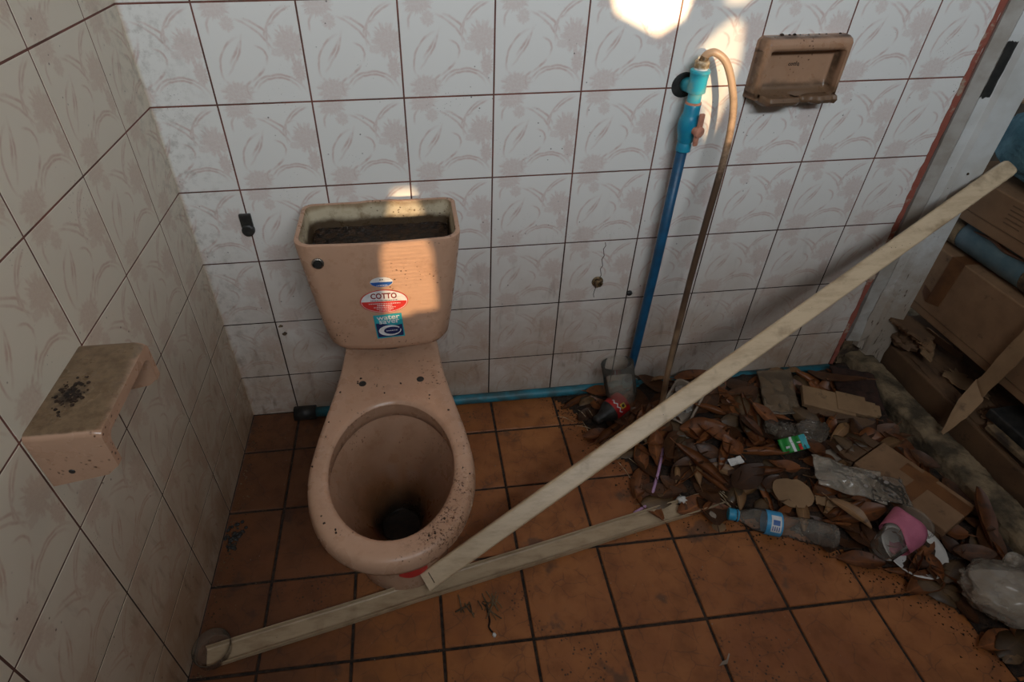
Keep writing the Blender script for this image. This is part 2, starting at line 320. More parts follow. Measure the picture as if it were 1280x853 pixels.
# ------------------------------------------------------------------ mesh helpers
def wl(o):
    v = Vector((0, 0, 0))
    while o: v += o.location; o = o.parent
    return v
def tag(o, label=None, cat=None, group=None, kind=None):
    if label: o['label'] = label
    if cat: o['category'] = cat
    if group: o['group'] = group
    if kind: o['kind'] = kind
    return o
def thing(name, loc, label, cat, group=None):
    o = bpy.data.objects.new(name, None); o.location = loc; o.empty_display_size = 0.05; COL.objects.link(o); return tag(o, label, cat, group)
def obj(name, geo, mat, parent=None, smooth=False):
    """geo = (verts, faces[, face material index]) in world space; becomes one mesh object"""
    vs, fs = geo[0], geo[1]
    me = bpy.data.meshes.new(name)
    vs = [Vector(v) for v in vs]
    if parent: off = wl(parent)
    else:
        xs, ys, zs = [v.x for v in vs], [v.y for v in vs], [v.z for v in vs]
        off = Vector(((min(xs) + max(xs)) / 2, (min(ys) + max(ys)) / 2, min(zs)))
    me.from_pydata([v - off for v in vs], [], [tuple(f) for f in fs]); me.update()
    for m in (mat if isinstance(mat, (list, tuple)) else [mat]): me.materials.append(m)
    if len(geo) > 2:
        for p, i in zip(me.polygons, geo[2]): p.material_index = i
    if smooth: me.polygons.foreach_set('use_smooth', [True] * len(me.polygons))
    o = bpy.data.objects.new(name, me); COL.objects.link(o)
    if parent: o.parent = parent
    else: o.location = off
    return o
def autosmooth(o, ang=40):
    bm = bmesh.new(); bm.from_mesh(o.data)
    bmesh.ops.recalc_face_normals(bm, faces=bm.faces)
    for f in bm.faces: f.smooth = True
    for e in bm.edges: e.smooth = len(e.link_faces) == 2 and e.calc_face_angle(0) < math.radians(ang)
    bm.to_mesh(o.data); bm.free(); return o
def join(*gs):
    V, Fc = [], []
    for g in gs:
        k = len(V); V += list(g[0]); Fc += [tuple(i + k for i in f) for f in g[1]]
    return V, Fc
def xf(geo, mat): return [mat @ Vector(v) for v in geo[0]], geo[1]
def boxg(x0, x1, y0, y1, z0, z1, c=0.0):
    """box, chamfered by c"""
    bm = bmesh.new(); bmesh.ops.create_cube(bm, size=1)
    for v in bm.verts: v.co = Vector(((x0 + x1) / 2 + v.co.x * (x1 - x0), (y0 + y1) / 2 + v.co.y * (y1 - y0), (z0 + z1) / 2 + v.co.z * (z1 - z0)))
    if c: bmesh.ops.bevel(bm, geom=list(bm.edges), offset=c, segments=2, affect='EDGES', profile=0.5)
    return frombm(bm)
def frombm(bm):
    bm.verts.index_update(); r = [v.co.copy() for v in bm.verts], [[v.index for v in f.verts] for f in bm.faces]; bm.free(); return r
def lathe(prof, n=24, mat=None, cap0=True, cap1=True):
    V, Fc = [], []
    for r, z in prof:
        for i in range(n):
            a = 2 * PI * i / n; V.append(Vector((r * math.cos(a), r * math.sin(a), z)))
    for k in range(len(prof) - 1):
        for i in range(n):
            j = (i + 1) % n; Fc.append((k * n + i, k * n + j, (k + 1) * n + j, (k + 1) * n + i))
    if cap0: Fc.append(tuple(reversed(range(n))))
    if cap1: Fc.append(tuple((len(prof) - 1) * n + i for i in range(n)))
    return xf((V, Fc), mat) if mat else (V, Fc)
def axis_mat(p0, direction, up=(0, 0, 1)):
    """frame at p0 whose Z runs along direction"""
    z = Vector(direction).normalized(); x = Vector(up).cross(z)
    if x.length < 1e-4: x = Vector((1, 0, 0)).cross(z)
    x.normalize(); y = z.cross(x)
    return Matrix(((x.x, y.x, z.x, p0[0]), (x.y, y.y, z.y, p0[1]), (x.z, y.z, z.z, p0[2]), (0, 0, 0, 1)))
def catmull(pts, n=8):
    pts = [Vector(p) for p in pts]; P = [pts[0] * 2 - pts[1]] + pts + [pts[-1] * 2 - pts[-2]]; out = []
    for i in range(1, len(P) - 2):
        for k in range(n):
            t = k / n; a, b, c, d = P[i - 1:i + 3]
            out.append(0.5 * ((2 * b) + (c - a) * t + (2 * a - 5 * b + 4 * c - d) * t * t + (3 * b - a - 3 * c + d) * t ** 3))
    return out + [pts[-1]]
def tube(path, r, n=10, caps=True):
    path = [Vector(p) for p in path]; V, Fc = [], []; prev = None
    for i, p in enumerate(path):
        t = (path[min(i + 1, len(path) - 1)] - path[max(i - 1, 0)]).normalized()
        if prev is None: x = t.orthogonal().normalized()
        else: x = (prev - t * prev.dot(t)).normalized()
        prev = x; y = t.cross(x); rr = r(i / (len(path) - 1)) if callable(r) else r
        for k in range(n):
            a = 2 * PI * k / n; V.append(p + x * rr * math.cos(a) + y * rr * math.sin(a))
    for i in range(len(path) - 1):
        for k in range(n):
            j = (k + 1) % n; Fc.append((i * n + k, i * n + j, (i + 1) * n + j, (i + 1) * n + k))
    if caps: Fc += [tuple(reversed(range(n))), tuple((len(path) - 1) * n + k for k in range(n))]
    return V, Fc
def loft(rings, cap0=False, cap1=False):
    n = len(rings[0]); V = [Vector(p) for r in rings for p in r]; Fc = []
    for k in range(len(rings) - 1):
        for i in range(n):
            j = (i + 1) % n; Fc.append((k * n + i, k * n + j, (k + 1) * n + j, (k + 1) * n + i))
    if cap0: Fc.append(tuple(reversed(range(n))))
    if cap1: Fc.append(tuple((len(rings) - 1) * n + i for i in range(n)))
    return V, Fc
def grid(fn, nu, nv, thick=0.0):
    """fn(u,v) -> point; optional thickness along the vertex normal"""
    V = [Vector(fn(i / nu, j / nv)) for j in range(nv + 1) for i in range(nu + 1)]; w = nu + 1
    Fc = [(j * w + i, j * w + i + 1, (j + 1) * w + i + 1, (j + 1) * w + i) for j in range(nv) for i in range(nu)]
    if not thick: return V, Fc
    N = []
    for j in range(nv + 1):
        for i in range(w):
            a = V[j * w + min(i + 1, nu)] - V[j * w + max(i - 1, 0)]; b = V[min(j + 1, nv) * w + i] - V[max(j - 1, 0) * w + i]
            N.append(a.cross(b).normalized())
    k = len(V); V2 = V + [v - n_ * thick for v, n_ in zip(V, N)]
    F2 = Fc + [tuple(reversed([i + k for i in f])) for f in Fc]
    per = [i for i in range(w)] + [j * w + nu for j in range(1, nv + 1)] + [nv * w + i for i in range(nu - 1, -1, -1)] + [j * w for j in range(nv - 1, 0, -1)]
    for a in range(len(per)):
        p, q = per[a], per[(a + 1) % len(per)]; F2.append((q, p, p + k, q + k))
    return V2, F2
def prism(poly, axis_m, t):
    """polygon (x,y) extruded t along local z, placed by axis_m"""
    n = len(poly); V = [Vector((x, y, 0)) for x, y in poly] + [Vector((x, y, t)) for x, y in poly]
    Fc = [tuple(reversed(range(n))), tuple(range(n, 2 * n))] + [(i, (i + 1) % n, n + (i + 1) % n, n + i) for i in range(n)]
    return xf((V, Fc), axis_m)
def nz(p, s, seed=0): return noise.noise(Vector(p) * s + Vector((seed * 7.3, seed * 3.1, seed * 5.7)))
def text_geo(s, size, mat4, bold=0.0, sx=1.0, extrude=0.0):
    cu = bpy.data.curves.new('lettering', 'FONT'); cu.body = s; cu.size = size; cu.align_x = 'CENTER'; cu.align_y = 'CENTER'; cu.offset = bold; cu.extrude = extrude; cu.resolution_u = 3
    o = bpy.data.objects.new('lettering', cu); COL.objects.link(o); dg = bpy.context.evaluated_depsgraph_get()
    me = bpy.data.meshes.new_from_object(o.evaluated_get(dg))
    V = [mat4 @ Vector((v.co.x * sx, v.co.y, v.co.z)) for v in me.vertices]; Fc = [tuple(p.vertices) for p in me.polygons]
    bpy.data.objects.remove(o); bpy.data.curves.remove(cu); bpy.data.meshes.remove(me); return V, Fc

# ------------------------------------------------------------------ the setting
T = 0.2; GAP = 0.0036
ZL = [0.0] + [0.160 + T * k for k in range(8)]            # wall course lines
wall_back = tag(obj('wall_back', boxg(0.0, 1.905, -0.0018, 0.11, 0, 2.5), M['wgrout']), kind='structure')
wall_left = tag(obj('wall_left', boxg(-0.11, 0.0018, -2.1, 0.11, 0, 2.5), M['wgrout']), kind='structure')
floor = tag(obj('floor', boxg(-0.004, 2.0, -2.1, 0.11, -0.08, -0.004), M['fgrout']), kind='structure')
_tile_cache = {}
def tile_mesh(w, h, t, ch, u0, v0, u1, v1, mat, tag_):
    key = (round(w, 4), round(h, 4), tag_, round(u0, 3), round(v0, 3))
    if key in _tile_cache: return _tile_cache[key]
    g = GAP / 2 if tag_ == 'w' else 0.0034
    a, b, c, d = g, w - g, g, h - g
    V = []; ins = ch
    for (x, y, z) in [(a, c, 0), (b, c, 0), (b, d, 0), (a, d, 0), (a, c, t - ch), (b, c, t - ch), (b, d, t - ch), (a, d, t - ch), (a + ins, c + ins, t), (b - ins, c + ins, t), (b - ins, d - ins, t), (a + ins, d - ins, t)]: V.append((x, y, z))
    Fc = [(8, 9, 10, 11)]
    for k in range(4):
        j = (k + 1) % 4; Fc += [(k, j, 4 + j, 4 + k), (4 + k, 4 + j, 8 + j, 8 + k)]
    me = bpy.data.meshes.new('tile'); me.from_pydata(V, [], Fc); me.materials.append(mat)
    uvl = me.uv_layers.new(name='UVMap')
    for l in me.loops:
        x, y, _ = V[l.vertex_index]; uvl.data[l.index].uv = (u0 + (u1 - u0) * x / w, v0 + (v1 - v0) * y / h)
    _tile_cache[key] = me; return me
def put_tile(me, wall, mw):
    o = bpy.data.objects.new('tile', me); COL.objects.link(o); o.parent = wall
    o.matrix_parent_inverse = Matrix.Translation(-wl(wall)); o.matrix_basis = mw; return o
# back wall: local x -> +X, local y -> +Z, local z -> -Y
XL = [0.0] + [0.1406 + T * k for k in range(9)] + [1.900]
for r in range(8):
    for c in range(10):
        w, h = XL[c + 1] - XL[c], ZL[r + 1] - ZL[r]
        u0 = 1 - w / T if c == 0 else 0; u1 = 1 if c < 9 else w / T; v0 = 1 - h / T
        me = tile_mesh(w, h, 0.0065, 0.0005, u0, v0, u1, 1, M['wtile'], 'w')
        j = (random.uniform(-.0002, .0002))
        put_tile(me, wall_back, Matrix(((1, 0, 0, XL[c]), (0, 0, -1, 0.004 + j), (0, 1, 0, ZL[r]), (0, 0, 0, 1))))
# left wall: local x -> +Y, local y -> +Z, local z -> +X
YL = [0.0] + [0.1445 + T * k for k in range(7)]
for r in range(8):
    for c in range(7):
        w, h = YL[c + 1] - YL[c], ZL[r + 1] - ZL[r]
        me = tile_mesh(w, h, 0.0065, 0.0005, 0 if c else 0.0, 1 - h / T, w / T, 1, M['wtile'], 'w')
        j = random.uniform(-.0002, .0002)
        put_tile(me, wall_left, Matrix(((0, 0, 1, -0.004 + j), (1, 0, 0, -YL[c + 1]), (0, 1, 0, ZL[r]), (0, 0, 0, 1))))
# floor
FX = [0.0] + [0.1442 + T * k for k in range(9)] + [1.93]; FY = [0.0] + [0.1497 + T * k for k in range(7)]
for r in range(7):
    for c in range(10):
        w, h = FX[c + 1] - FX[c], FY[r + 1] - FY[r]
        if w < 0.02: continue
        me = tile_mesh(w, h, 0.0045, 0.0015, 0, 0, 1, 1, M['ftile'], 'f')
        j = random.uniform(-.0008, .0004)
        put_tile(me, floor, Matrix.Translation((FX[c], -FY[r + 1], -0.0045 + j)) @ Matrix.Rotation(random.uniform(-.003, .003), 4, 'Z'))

# daylight: front wall with a high window and gaps added to shape the sun patches, ceiling, right wall with the doorway
def wall_with_holes(name, holes, x0, x1, z0, z1, y, t, mat):
    cu = bpy.data.curves.new('outline', 'CURVE'); cu.dimensions = '2D'; cu.fill_mode = 'BOTH'; cu.extrude = t / 2
    for poly in [[(x0, z0), (x1, z0), (x1, z1), (x0, z1)]] + holes:
        s = cu.splines.new('POLY'); s.points.add(len(poly) - 1)
        for p, (a, b) in zip(s.points, poly): p.co = (a, b, 0, 1)
        s.use_cyclic_u = True
    o = bpy.data.objects.new('outline', cu); COL.objects.link(o); dg = bpy.context.evaluated_depsgraph_get()
    me = bpy.data.meshes.new_from_object(o.evaluated_get(dg))
    V = [(v.co.x, y - v.co.z, v.co.y) for v in me.vertices]; Fc = [tuple(p.vertices) for p in me.polygons]
    bpy.data.objects.remove(o); bpy.data.curves.remove(cu)
    return tag(obj(name, (V, Fc), mat), kind='structure')
YF = -2.1; TE = math.tan(SUN_EL)
def hole(pts, y): return [(x, z + (y - YF) * TE) for x, z in pts]
h1 = hole([(0.975, 1.18), (1.00, 1.120), (1.10, 1.072), (1.150, 1.105), (1.17, 1.20), (1.17, 1.34), (0.975, 1.34)], 0)
h2 = hole([(1.270, 0.82), (1.284, 0.86), (1.297, 0.945), (1.302, 1.016), (1.292, 1.09), (1.262, 1.108), (1.230, 1.08), (1.200, 1.04), (1.186, 0.985), (1.182, 0.92), (1.20, 0.93), (1.24, 0.91)], 0)
h3 = hole([(0.465, 0.515), (0.585, 0.535), (0.578, 0.70), (0.545, 0.80), (0.50, 0.80), (0.468, 0.70)], -0.22)
h4 = hole([(1.235, 1.135), (1.265, 1.125), (1.29, 1.135), (1.31, 1.22), (1.23, 1.22)], 0)
win = [(0.35, 1.95), (1.55, 1.95), (1.55, 2.3), (0.35, 2.3)]
wall_front = wall_with_holes('wall_front', [h1, h2, h3, h4, win], -0.11, 2.1, 0, 2.5, YF, 0.03, M['plaster'])
for h in (h2, h3, h4):      # unseen slats added across these gaps to dim their sun patches
    x0, x1 = min(p[0] for p in h) - .01, max(p[0] for p in h) + .01; z = min(p[1] for p in h)
    while z < max(p[1] for p in h):
        obj('sun_dim_slat', boxg(x0, x1, YF - .024, YF - .020, z, z + 0.006), M['rot'], wall_front); z += 0.010
window_1 = tag(obj('window_1', boxg(0.35, 1.55, YF - 0.01, YF + 0.005, 1.95, 2.3), M['swhite']), kind='structure')
ceiling = tag(obj('ceiling', boxg(-0.11, 2.1, -2.12, 0.11, 2.5, 2.6), M['oldwood']), kind='structure')
wall_right = tag(obj('wall_right', join(boxg(1.93, 2.04, -2.12, -0.88, 0, 2.5), boxg(1.93, 2.04, -0.88, 0.11, 2.05, 2.5)), M['plaster']), kind='structure')
wall_outside = tag(obj('wall_outside', boxg(2.9, 3.0, -2.2, 2.2, -0.1, 2.2), M['oldwood']), kind='structure')
wall_sunblock = tag(obj('wall_sunblock', boxg(2.04, 3.0, -1.32, -1.22, -0.1, 2.2), M['plaster']), kind='structure')  # unseen wall added to keep the low sun off the boxes
ground = tag(obj('floor_outside', boxg(2.0, 4.0, -2.2, 2.2, -0.08, -0.004), M['concrete']), kind='structure')

# door jamb: painted wood with a rebate and a door stop, rotten foot
jamb = tag(bpy.data.objects.new('trim_1', None), 'white painted wooden door jamb with rotten foot and bare hinge mark', None, None, 'structure')
jamb.location = (1.96, -0.02, 0); COL.objects.link(jamb)
def ragged(prof, z0, z1, n, amp, seed, mat, name):
    rings = []
    for k in range(n + 1):
        z = z0 + (z1 - z0) * k / n; f = max(0, 1 - (z - z0) / 0.35)
        rings.append([Vector((x + amp * f * nz((x, y, z), 30, seed), y + amp * f * nz((y, x, z), 34, seed + 3), z + (0.03 * nz((x * 3, y * 3, 0), 40, seed) if k == 0 else 0))) for x, y in prof])
    for rg_ in rings:
        for v in rg_: v.x += 0.018 * max(0, 1 - v.z)
    return obj(name, loft(rings, True, True), mat, jamb)
ragged([(1.904, 0.06), (1.904, -0.006), (1.932, -0.020), (1.934, 0.06)], 0.13, 2.05, 60, 0.010, 1, M['edgeshade'], 'jamb_edge')
ragged([(1.933, 0.06), (1.933, -0.021), (1.962, -0.022), (1.962, 0.06)], 0.10, 2.05, 60, 0.012, 1, M['paint'], 'jamb_board')
ragged([(1.962, 0.06), (1.962, -0.022), (1.968, -0.036), (2.034, -0.038), (2.030, 0.06)], 0.05, 2.05, 60, 0.008, 2, M['paint'], 'door_stop')
ragged([(1.910, 0.05), (1.910, 0.0), (1.958, -0.008), (1.958, 0.05)], 0.0, 0.22, 10, 0.014, 4, M['rot'], 'rotten_core')
rd = []
for k in range(200):
    z = 0.02 + 2.0 * k / 199; a = 0.0045 * nz((0, 0, z), 40, 1); b = 0.004 * nz((0, 0, z), 55, 2)
    sh = 0.018 * max(0, 1 - z)
    rd.append([(1.882 + a + sh, 0.05, z), (1.882 + a + sh, -0.004, z), (1.893 + b * .5 + sh, -0.008 + a * .8, z), (1.901 + b + sh, 0.001, z), (1.901 + b + sh, 0.05, z)])
obj('red_mortar_edge', loft(rd, True, True), M['redmortar'], jamb)
obj('hinge_mark', grid(lambda u, v: (1.9325 + 0.026 * u + .0015 * nz((u, v, 0), 5), -0.0235, 0.915 + 0.128 * v + .006 * nz((v * 2, u * 3, 0), 4)), 8, 16, 0.0015), M['black'], jamb)
for zz in (0.72, 0.66): obj('nail_head', lathe([(0.0, 0), (.003, 0), (.003, .002), (0, .002)], 8, axis_mat((1.995, -0.0385, zz), (0, -1, 0)), False, False), M['rot'], jamb)

# threshold
def thr(u, v):
    y = 0.03 - 0.92 * u
    prof = [(1.945, -0.03), (1.942, 0.03), (1.945, 0.062), (1.955, 0.074), (1.985, 0.078), (2.015, 0.074), (2.028, 0.06), (2.03, -0.03)]
    k = min(int(v * 7 + 1e-6), 6); f = v * 7 - k
    x = prof[k][0] + (prof[k + 1][0] - prof[k][0]) * f; z = prof[k][1] + (prof[k + 1][1] - prof[k][1]) * f
    d = 0.004 * nz((x, y * .5, z), 16, 3) + 0.003 * nz((x, y * .5, z), 55, 5) + .002 * nz((x, y, z), 130, 6)
    return (x + d, y, z + d * 0.9)
th = tag(autosmooth(obj('trim_2', grid(thr, 220, 28), M['concrete']), 50), 'weathered mossy concrete threshold across the doorway', None, None, 'structure')

# ------------------------------------------------------------------ toilet
CX = 0.463
toilet = thing('toilet', (CX, -0.4, 0), 'pink beige ceramic toilet with lidless tank and dirty open bowl', 'toilet')
NR = 80
C0 = Vector((0, -0.53))
def smooth_poly(pts):
    full = [Vector(p) for p in pts] + [Vector((-x, y)) for x, y in reversed(pts) if abs(x) > 1e-6]
    n = len(full); out = []
    for i in range(n):
        a, b, c, d = full[i - 1], full[i], full[(i + 1) % n], full[(i + 2) % n]
        for k in range(10):
            t = k / 10
            out.append(0.5 * ((2 * b) + (c - a) * t + (2 * a - 5 * b + 4 * c - d) * t * t + (3 * b - a - 3 * c + d) * t ** 3))
    return out
def polar(poly):
    R = []
    n = len(poly)
    for i in range(NR):
        th_ = 2 * PI * i / NR; d = Vector((math.cos(th_), math.sin(th_))); best = 0
        for k in range(n):
            a, b = poly[k] - C0, poly[(k + 1) % n] - C0; e = b - a
            den = d.x * e.y - d.y * e.x
            if abs(den) < 1e-12: continue
            t = (a.x * e.y - a.y * e.x) / den; s = (a.x * d.y - a.y * d.x) / den
            if t > 0 and -1e-6 <= s <= 1 + 1e-6: best = max(best, t)
        R.append(best)
    return R
rim = polar(smooth_poly([(0, -0.756), (0.066, -0.742), (0.125, -0.695), (0.160, -0.625), (0.172, -0.55), (0.166, -0.47), (0.150, -0.38), (0.133, -0.29), (0.122, -0.20), (0.117, -0.10), (0.112, -0.045), (0.09, -0.035), (0.0, -0.034)]))
foot = polar(smooth_poly([(0, -0.604), (0.05, -0.594), (0.088, -0.56), (0.102, -0.50), (0.100, -0.40), (0.098, -0.28), (0.098, -0.16), (0.09, -0.10), (0.0, -0.09)]))
inner = polar([Vector((0.130 * math.sin(a), -0.533 + 0.172 * math.cos(a))) for a in [2 * PI * k / 160 for k in range(160)]])
def ringp(R, z, s=1.0, off=0.0):
    return [Vector((CX + C0.x + (R[i] * s + off) * math.cos(2 * PI * i / NR), C0.y + (R[i] * s + off) * math.sin(2 * PI * i / NR), z)) for i in range(NR)]
def mixr(a, b, f): return [x * (1 - f) + y * f for x, y in zip(a, b)]
def ell(cy, rx, ry, z, cx=0.0): return [Vector((CX + cx + rx * math.cos(2 * PI * i / NR), cy + ry * math.sin(2 * PI * i / NR), z)) for i in range(NR)]
outer = [ringp(foot, 0.001, 1, 0.004), ringp(foot, 0.006, 1, 0.006), ringp(foot, 0.03, 1, 0.002), ringp(foot, 0.10, 0.95), ringp(mixr(foot, rim, 0.06), 0.16, 0.95), ringp(mixr(foot, rim, 0.2), 0.21, 0.96),
         ringp(mixr(foot, rim, 0.45), 0.26, 0.97), ringp(mixr(foot, rim, 0.72), 0.305, 0.97), ringp(rim, 0.333, 0.95), ringp(rim, 0.338, 1, -0.006), ringp(rim, 0.342, 1, -0.001), ringp(rim, 0.352, 1, 0.001), ringp(rim, 0.366, 1, -0.001), ringp(rim, 0.374, 1, -0.004), ringp(rim, 0.379, 1, -0.010), ringp(rim, 0.381, 1, -0.018),
         ringp(mixr(rim, inner, 0.6), 0.381), ringp(inner, 0.381, 1, 0.010), ringp(inner, 0.379, 1, 0.004), ringp(inner, 0.373, 1, 0.0)]
ob = obj('bowl', loft(outer, True, False), M['pink'], toilet); autosmooth(ob, 55)
inn = [ringp(inner, 0.373), ringp(inner, 0.350, 1, 0.001), ringp(inner, 0.332, 1, 0.004), ringp(inner, 0.326, 1, 0.010), ringp(inner, 0.318, 1, 0.006),
       ell(-0.533, 0.122, 0.165, 0.29), ell(-0.531, 0.108, 0.148, 0.255), ell(-0.527, 0.088, 0.120, 0.22), ell(-0.520, 0.066, 0.088, 0.185), ell(-0.514, 0.054, 0.062, 0.15), ell(-0.508, 0.048, 0.050, 0.125), ell(-0.505, 0.044, 0.044, 0.105)]
ob = obj('bowl_interior', loft(inn, False, False), M['bowlin'], toilet); autosmooth(ob, 60)
for f in ob.data.polygons: pass
obj('bowl_water', ([Vector((CX + 0.045 * math.cos(a), -0.505 + 0.045 * math.sin(a), 0.108 + .002 * math.sin(5 * a))) for a in [2 * PI * i / 32 for i in range(32)]], [tuple(range(32))]), M['drain'], toilet)
for sx in (-0.069, 0.069):
    obj('bolt_hole', lathe([(0.009, 0), (0.0085, 0.0012), (0.0065, 0.0012), (0.006, 0.0004)], 16, Matrix.Translation((CX + sx, -0.293, 0.381)), True, True), M['black'], toilet)
for i in range(26):      # flakes of dirt stuck to rim, deck and bowl
    a = random.uniform(0, 2 * PI); k = random.randrange(3)
    if k == 0: x, y, z = CX + random.uniform(-.09, .10), random.uniform(-.35, -.26), 0.3812
    else:
        t = random.uniform(.3, .8); i0 = int(a / (2 * PI) * NR) % NR; r = inner[i0] * (1 - t) + rim[i0] * t
        x, y, z = CX + r * math.cos(a), C0.y + r * math.sin(a), 0.3812
    s = random.uniform(.0015, .0035)
    obj('dirt_fleck', prism([(s * random.uniform(.6, 1.2) * math.cos(q), s * random.uniform(.6, 1.2) * math.sin(q)) for q in [2 * PI * j / 6 for j in range(6)]], Matrix.Translation((x, y, z - .0006)), 0.0012), M['soil'], toilet)
# tank
def rrect(hw, y0, y1, rf, rb, z, step=0.0):
    """rounded rectangle, front (y0) corners rf, back (y1) corners rb; optional stepped back"""
    P = []
    def arc(cx, cy, r, a0, a1, n=8):
        for k in range(n + 1):
            a = a0 + (a1 - a0) * k / n; P.append(Vector((cx + r * math.cos(a), cy + r * math.sin(a), z)))
    arc(CX - hw + rf, y0 + rf, rf, PI, 1.5 * PI)
    for k in range(1, 6): P.append(Vector((CX - hw + rf + (2 * hw - 2 * rf) * k / 6, y0 - 0.006 * math.sin(PI * k / 6), z)))
    arc(CX + hw - rf, y0 + rf, rf, 1.5 * PI, 2 * PI)
    arc(CX + hw - rb, y1 - rb, rb, 0, .5 * PI)
    for k, s in ((1, 0), (2, 0), (2.4, 1), (3, 1), (3.6, 1), (4, 0), (5, 0)): P.append(Vector((CX + hw - rb - (2 * hw - 2 * rb) * k / 6, y1 + step * s, z)))
    arc(CX - hw + rb, y1 - rb, rb, .5 * PI, PI)
    return P
TK = [(0.412, 0.105, -0.195, -0.06, 0.05), (0.415, 0.125, -0.205, -0.05, 0.055), (0.424, 0.139, -0.212, -0.042, 0.05), (0.44, 0.147, -0.216, -0.038, 0.045), (0.50, 0.156, -0.2185, -0.034, 0.042), (0.60, 0.168, -0.2215, -0.031, 0.04), (0.70, 0.179, -0.2245, -0.028, 0.04), (0.722, 0.181, -0.225, -0.027, 0.04), (0.727, 0.1805, -0.2245, -0.0275, 0.04)]
rings = [rrect(hw, y0, y1, rf, 0.025, z, 0.004) for z, hw, y0, y1, rf in TK]
rings.append(rrect(0.176, -0.220, -0.032, 0.037, 0.022, 0.729, 0.004))
rings.append(rrect(0.171, -0.215, -0.037, 0.034, 0.020, 0.727, 0.004))
gt = loft(rings, True, False)
ob = obj('tank', gt, M['pink'], toilet); autosmooth(ob, 50)
ir = [rrect(0.171, -0.215, -0.037, 0.034, 0.020, 0.727, 0.004), rrect(0.168, -0.212, -0.040, 0.032, 0.02, 0.715, 0.004), rrect(0.158, -0.209, -0.045, 0.03, 0.02, 0.62, 0.005), rrect(0.15, -0.205, -0.05, 0.03, 0.02, 0.52, 0.005)]
autosmooth(obj('tank_interior', loft(ir, False, True), M['tankin'], toilet), 50)
def sl(u, v):
    x = CX - 0.159 + 0.318 * u; y = -0.211 + 0.169 * v
    z = 0.664 + 0.002 * nz((x, y, 0), 40, 2) + 0.006 * max(0, v - 0.8) / 0.2 * (0.8 + .5 * nz((x, 0, 0), 30, 5)) + .0015 * nz((x, y, 0), 150, 1)
    return (x, y, z)
obj('tank_sludge', grid(sl, 70, 30), M['sludge'], toilet, True)
obj('tank_gasket', xf(lathe([(.05, 0), (.05, .035)], 24), Matrix.Translation((CX, -.125, .3805))), M['black'], toilet)
btn = obj('flush_lever_nut', lathe([(0.013, 0), (0.013, 0.003), (0.0105, 0.005), (0.0095, 0.003)], 20, axis_mat((0.3315, -0.2262, 0.686), (0, -1, 0.03)), False, True), M['metal'], toilet)
obj('lever_hole', lathe([(0.0085, 0.0042), (0.008, 0.0062), (0.004, 0.0066)], 16, axis_mat((0.3315, -0.2262, 0.686), (0, -1, 0.03)), False, True), M['black'], btn)
def printbars(rows, m4, seed):
    rr = random.Random(seed); gs = []
    for (y, w, h) in rows:
        x = -w / 2
        while x < w / 2:
            l = min(rr.uniform(.001, .004), w / 2 - x); gs.append(([m4 @ Vector(p) for p in ((x, y, 0), (x + l, y, 0), (x + l, y + h, 0), (x, y + h, 0))], [(0, 1, 2, 3)])); x += l + .0012
    return join(*gs)
# stickers on the tank front: frame with x right, y up the sloped face
def face_frame(x, z, off=0.0006, roll=0.0):
    y = -0.2185 - 0.006 * (z - 0.50) / 0.2 - 0.0062 * math.cos((x - CX) / 0.13 * PI / 2) - off
    up = Vector((0, -0.03, 1)).normalized(); rx = Vector((1, 0, 0)); n = rx.cross(up)
    return Matrix(((rx.x, up.x, n.x, x), (rx.y, up.y, n.y, y), (rx.z, up.z, n.z, z), (0, 0, 0, 1))) @ Matrix.Rotation(roll, 4, 'Z')
def epoly(rx, ry, a0=0, a1=2 * PI, n=48): return [(rx * math.cos(a0 + (a1 - a0) * k / n), ry * math.sin(a0 + (a1 - a0) * k / n)) for k in range(n if a1 - a0 > 6.2 else n + 1)]
def disc(poly, mt): return prism(poly, mt, 0.0004)
mt = face_frame(0.462, 0.628)
s1 = obj('small_oval_sticker', disc(epoly(.0255, .0135), mt), M['swhite'], toilet)
mtb = face_frame(0.462, 0.628, .001)
obj('blue_half', disc(epoly(.0245, .0128, PI, 2 * PI), mtb), M['sblue'], s1)
obj('print', printbars([(-.0012, .024, .0024)], face_frame(0.462, 0.6195, .0017), 1), M['swhite'], s1); obj('print', printbars([(0, .008, .0025)], face_frame(0.462, .634, .0017), 2), M['ink'], s1)
mt = face_frame(0.463, 0.573, .0006, -0.02)
s2 = obj('oval_brand_sticker', disc(epoly(.0545, .0335), mt), M['sred'], toilet)
obj('white_oval', disc(epoly(.0525, .0315), face_frame(0.463, 0.573, .001, -.02)), M['swhite'], s2)
obj('red_half', disc(epoly(.0515, .0305, PI, 2 * PI), face_frame(0.463, 0.5735, .0014, -.02)), M['sred'], s2)
obj('brand_lettering', text_geo('COTTO', .0215, face_frame(0.463, 0.5885, .0017, -.02), 0.0007, 0.78), M['sdark'], s2)
obj('fine_print', printbars([(-.001, .062, .0022)], face_frame(0.463, 0.5765, .0017, -.02), 3), M['ink'], s2)
obj('fine_print', printbars([(.007, .072, .0022), (.001, .034, .003), (-.004, .05, .0022), (-.009, .038, .0022), (-.0135, .026, .0018)], face_frame(0.463, 0.5595, .0021, -.02), 4), M['swhite'], s2)
mt = face_frame(0.468, 0.498, .0006, 0.05)
s3 = obj('water_saver_sticker', disc([(-.033, -.036), (.033, -.036), (.033, .036), (-.033, .036)], mt), M['steal'], toilet)
wav = [(-.0305, -.0325)] + [(.0305, -.0325)] + [(.0305 - .061 * k / 12, .006 + .005 * math.sin(k / 12 * PI * 1.3 - 2.5)) for k in range(13)]
obj('navy_panel', disc(wav, face_frame(0.468, 0.498, .001, .05)), M['snavy'], s3)
obj('sticker_lettering', text_geo('water', .0215, face_frame(0.4675, 0.5255, .0016, .05), .0003, 1.05), M['swhite'], s3)
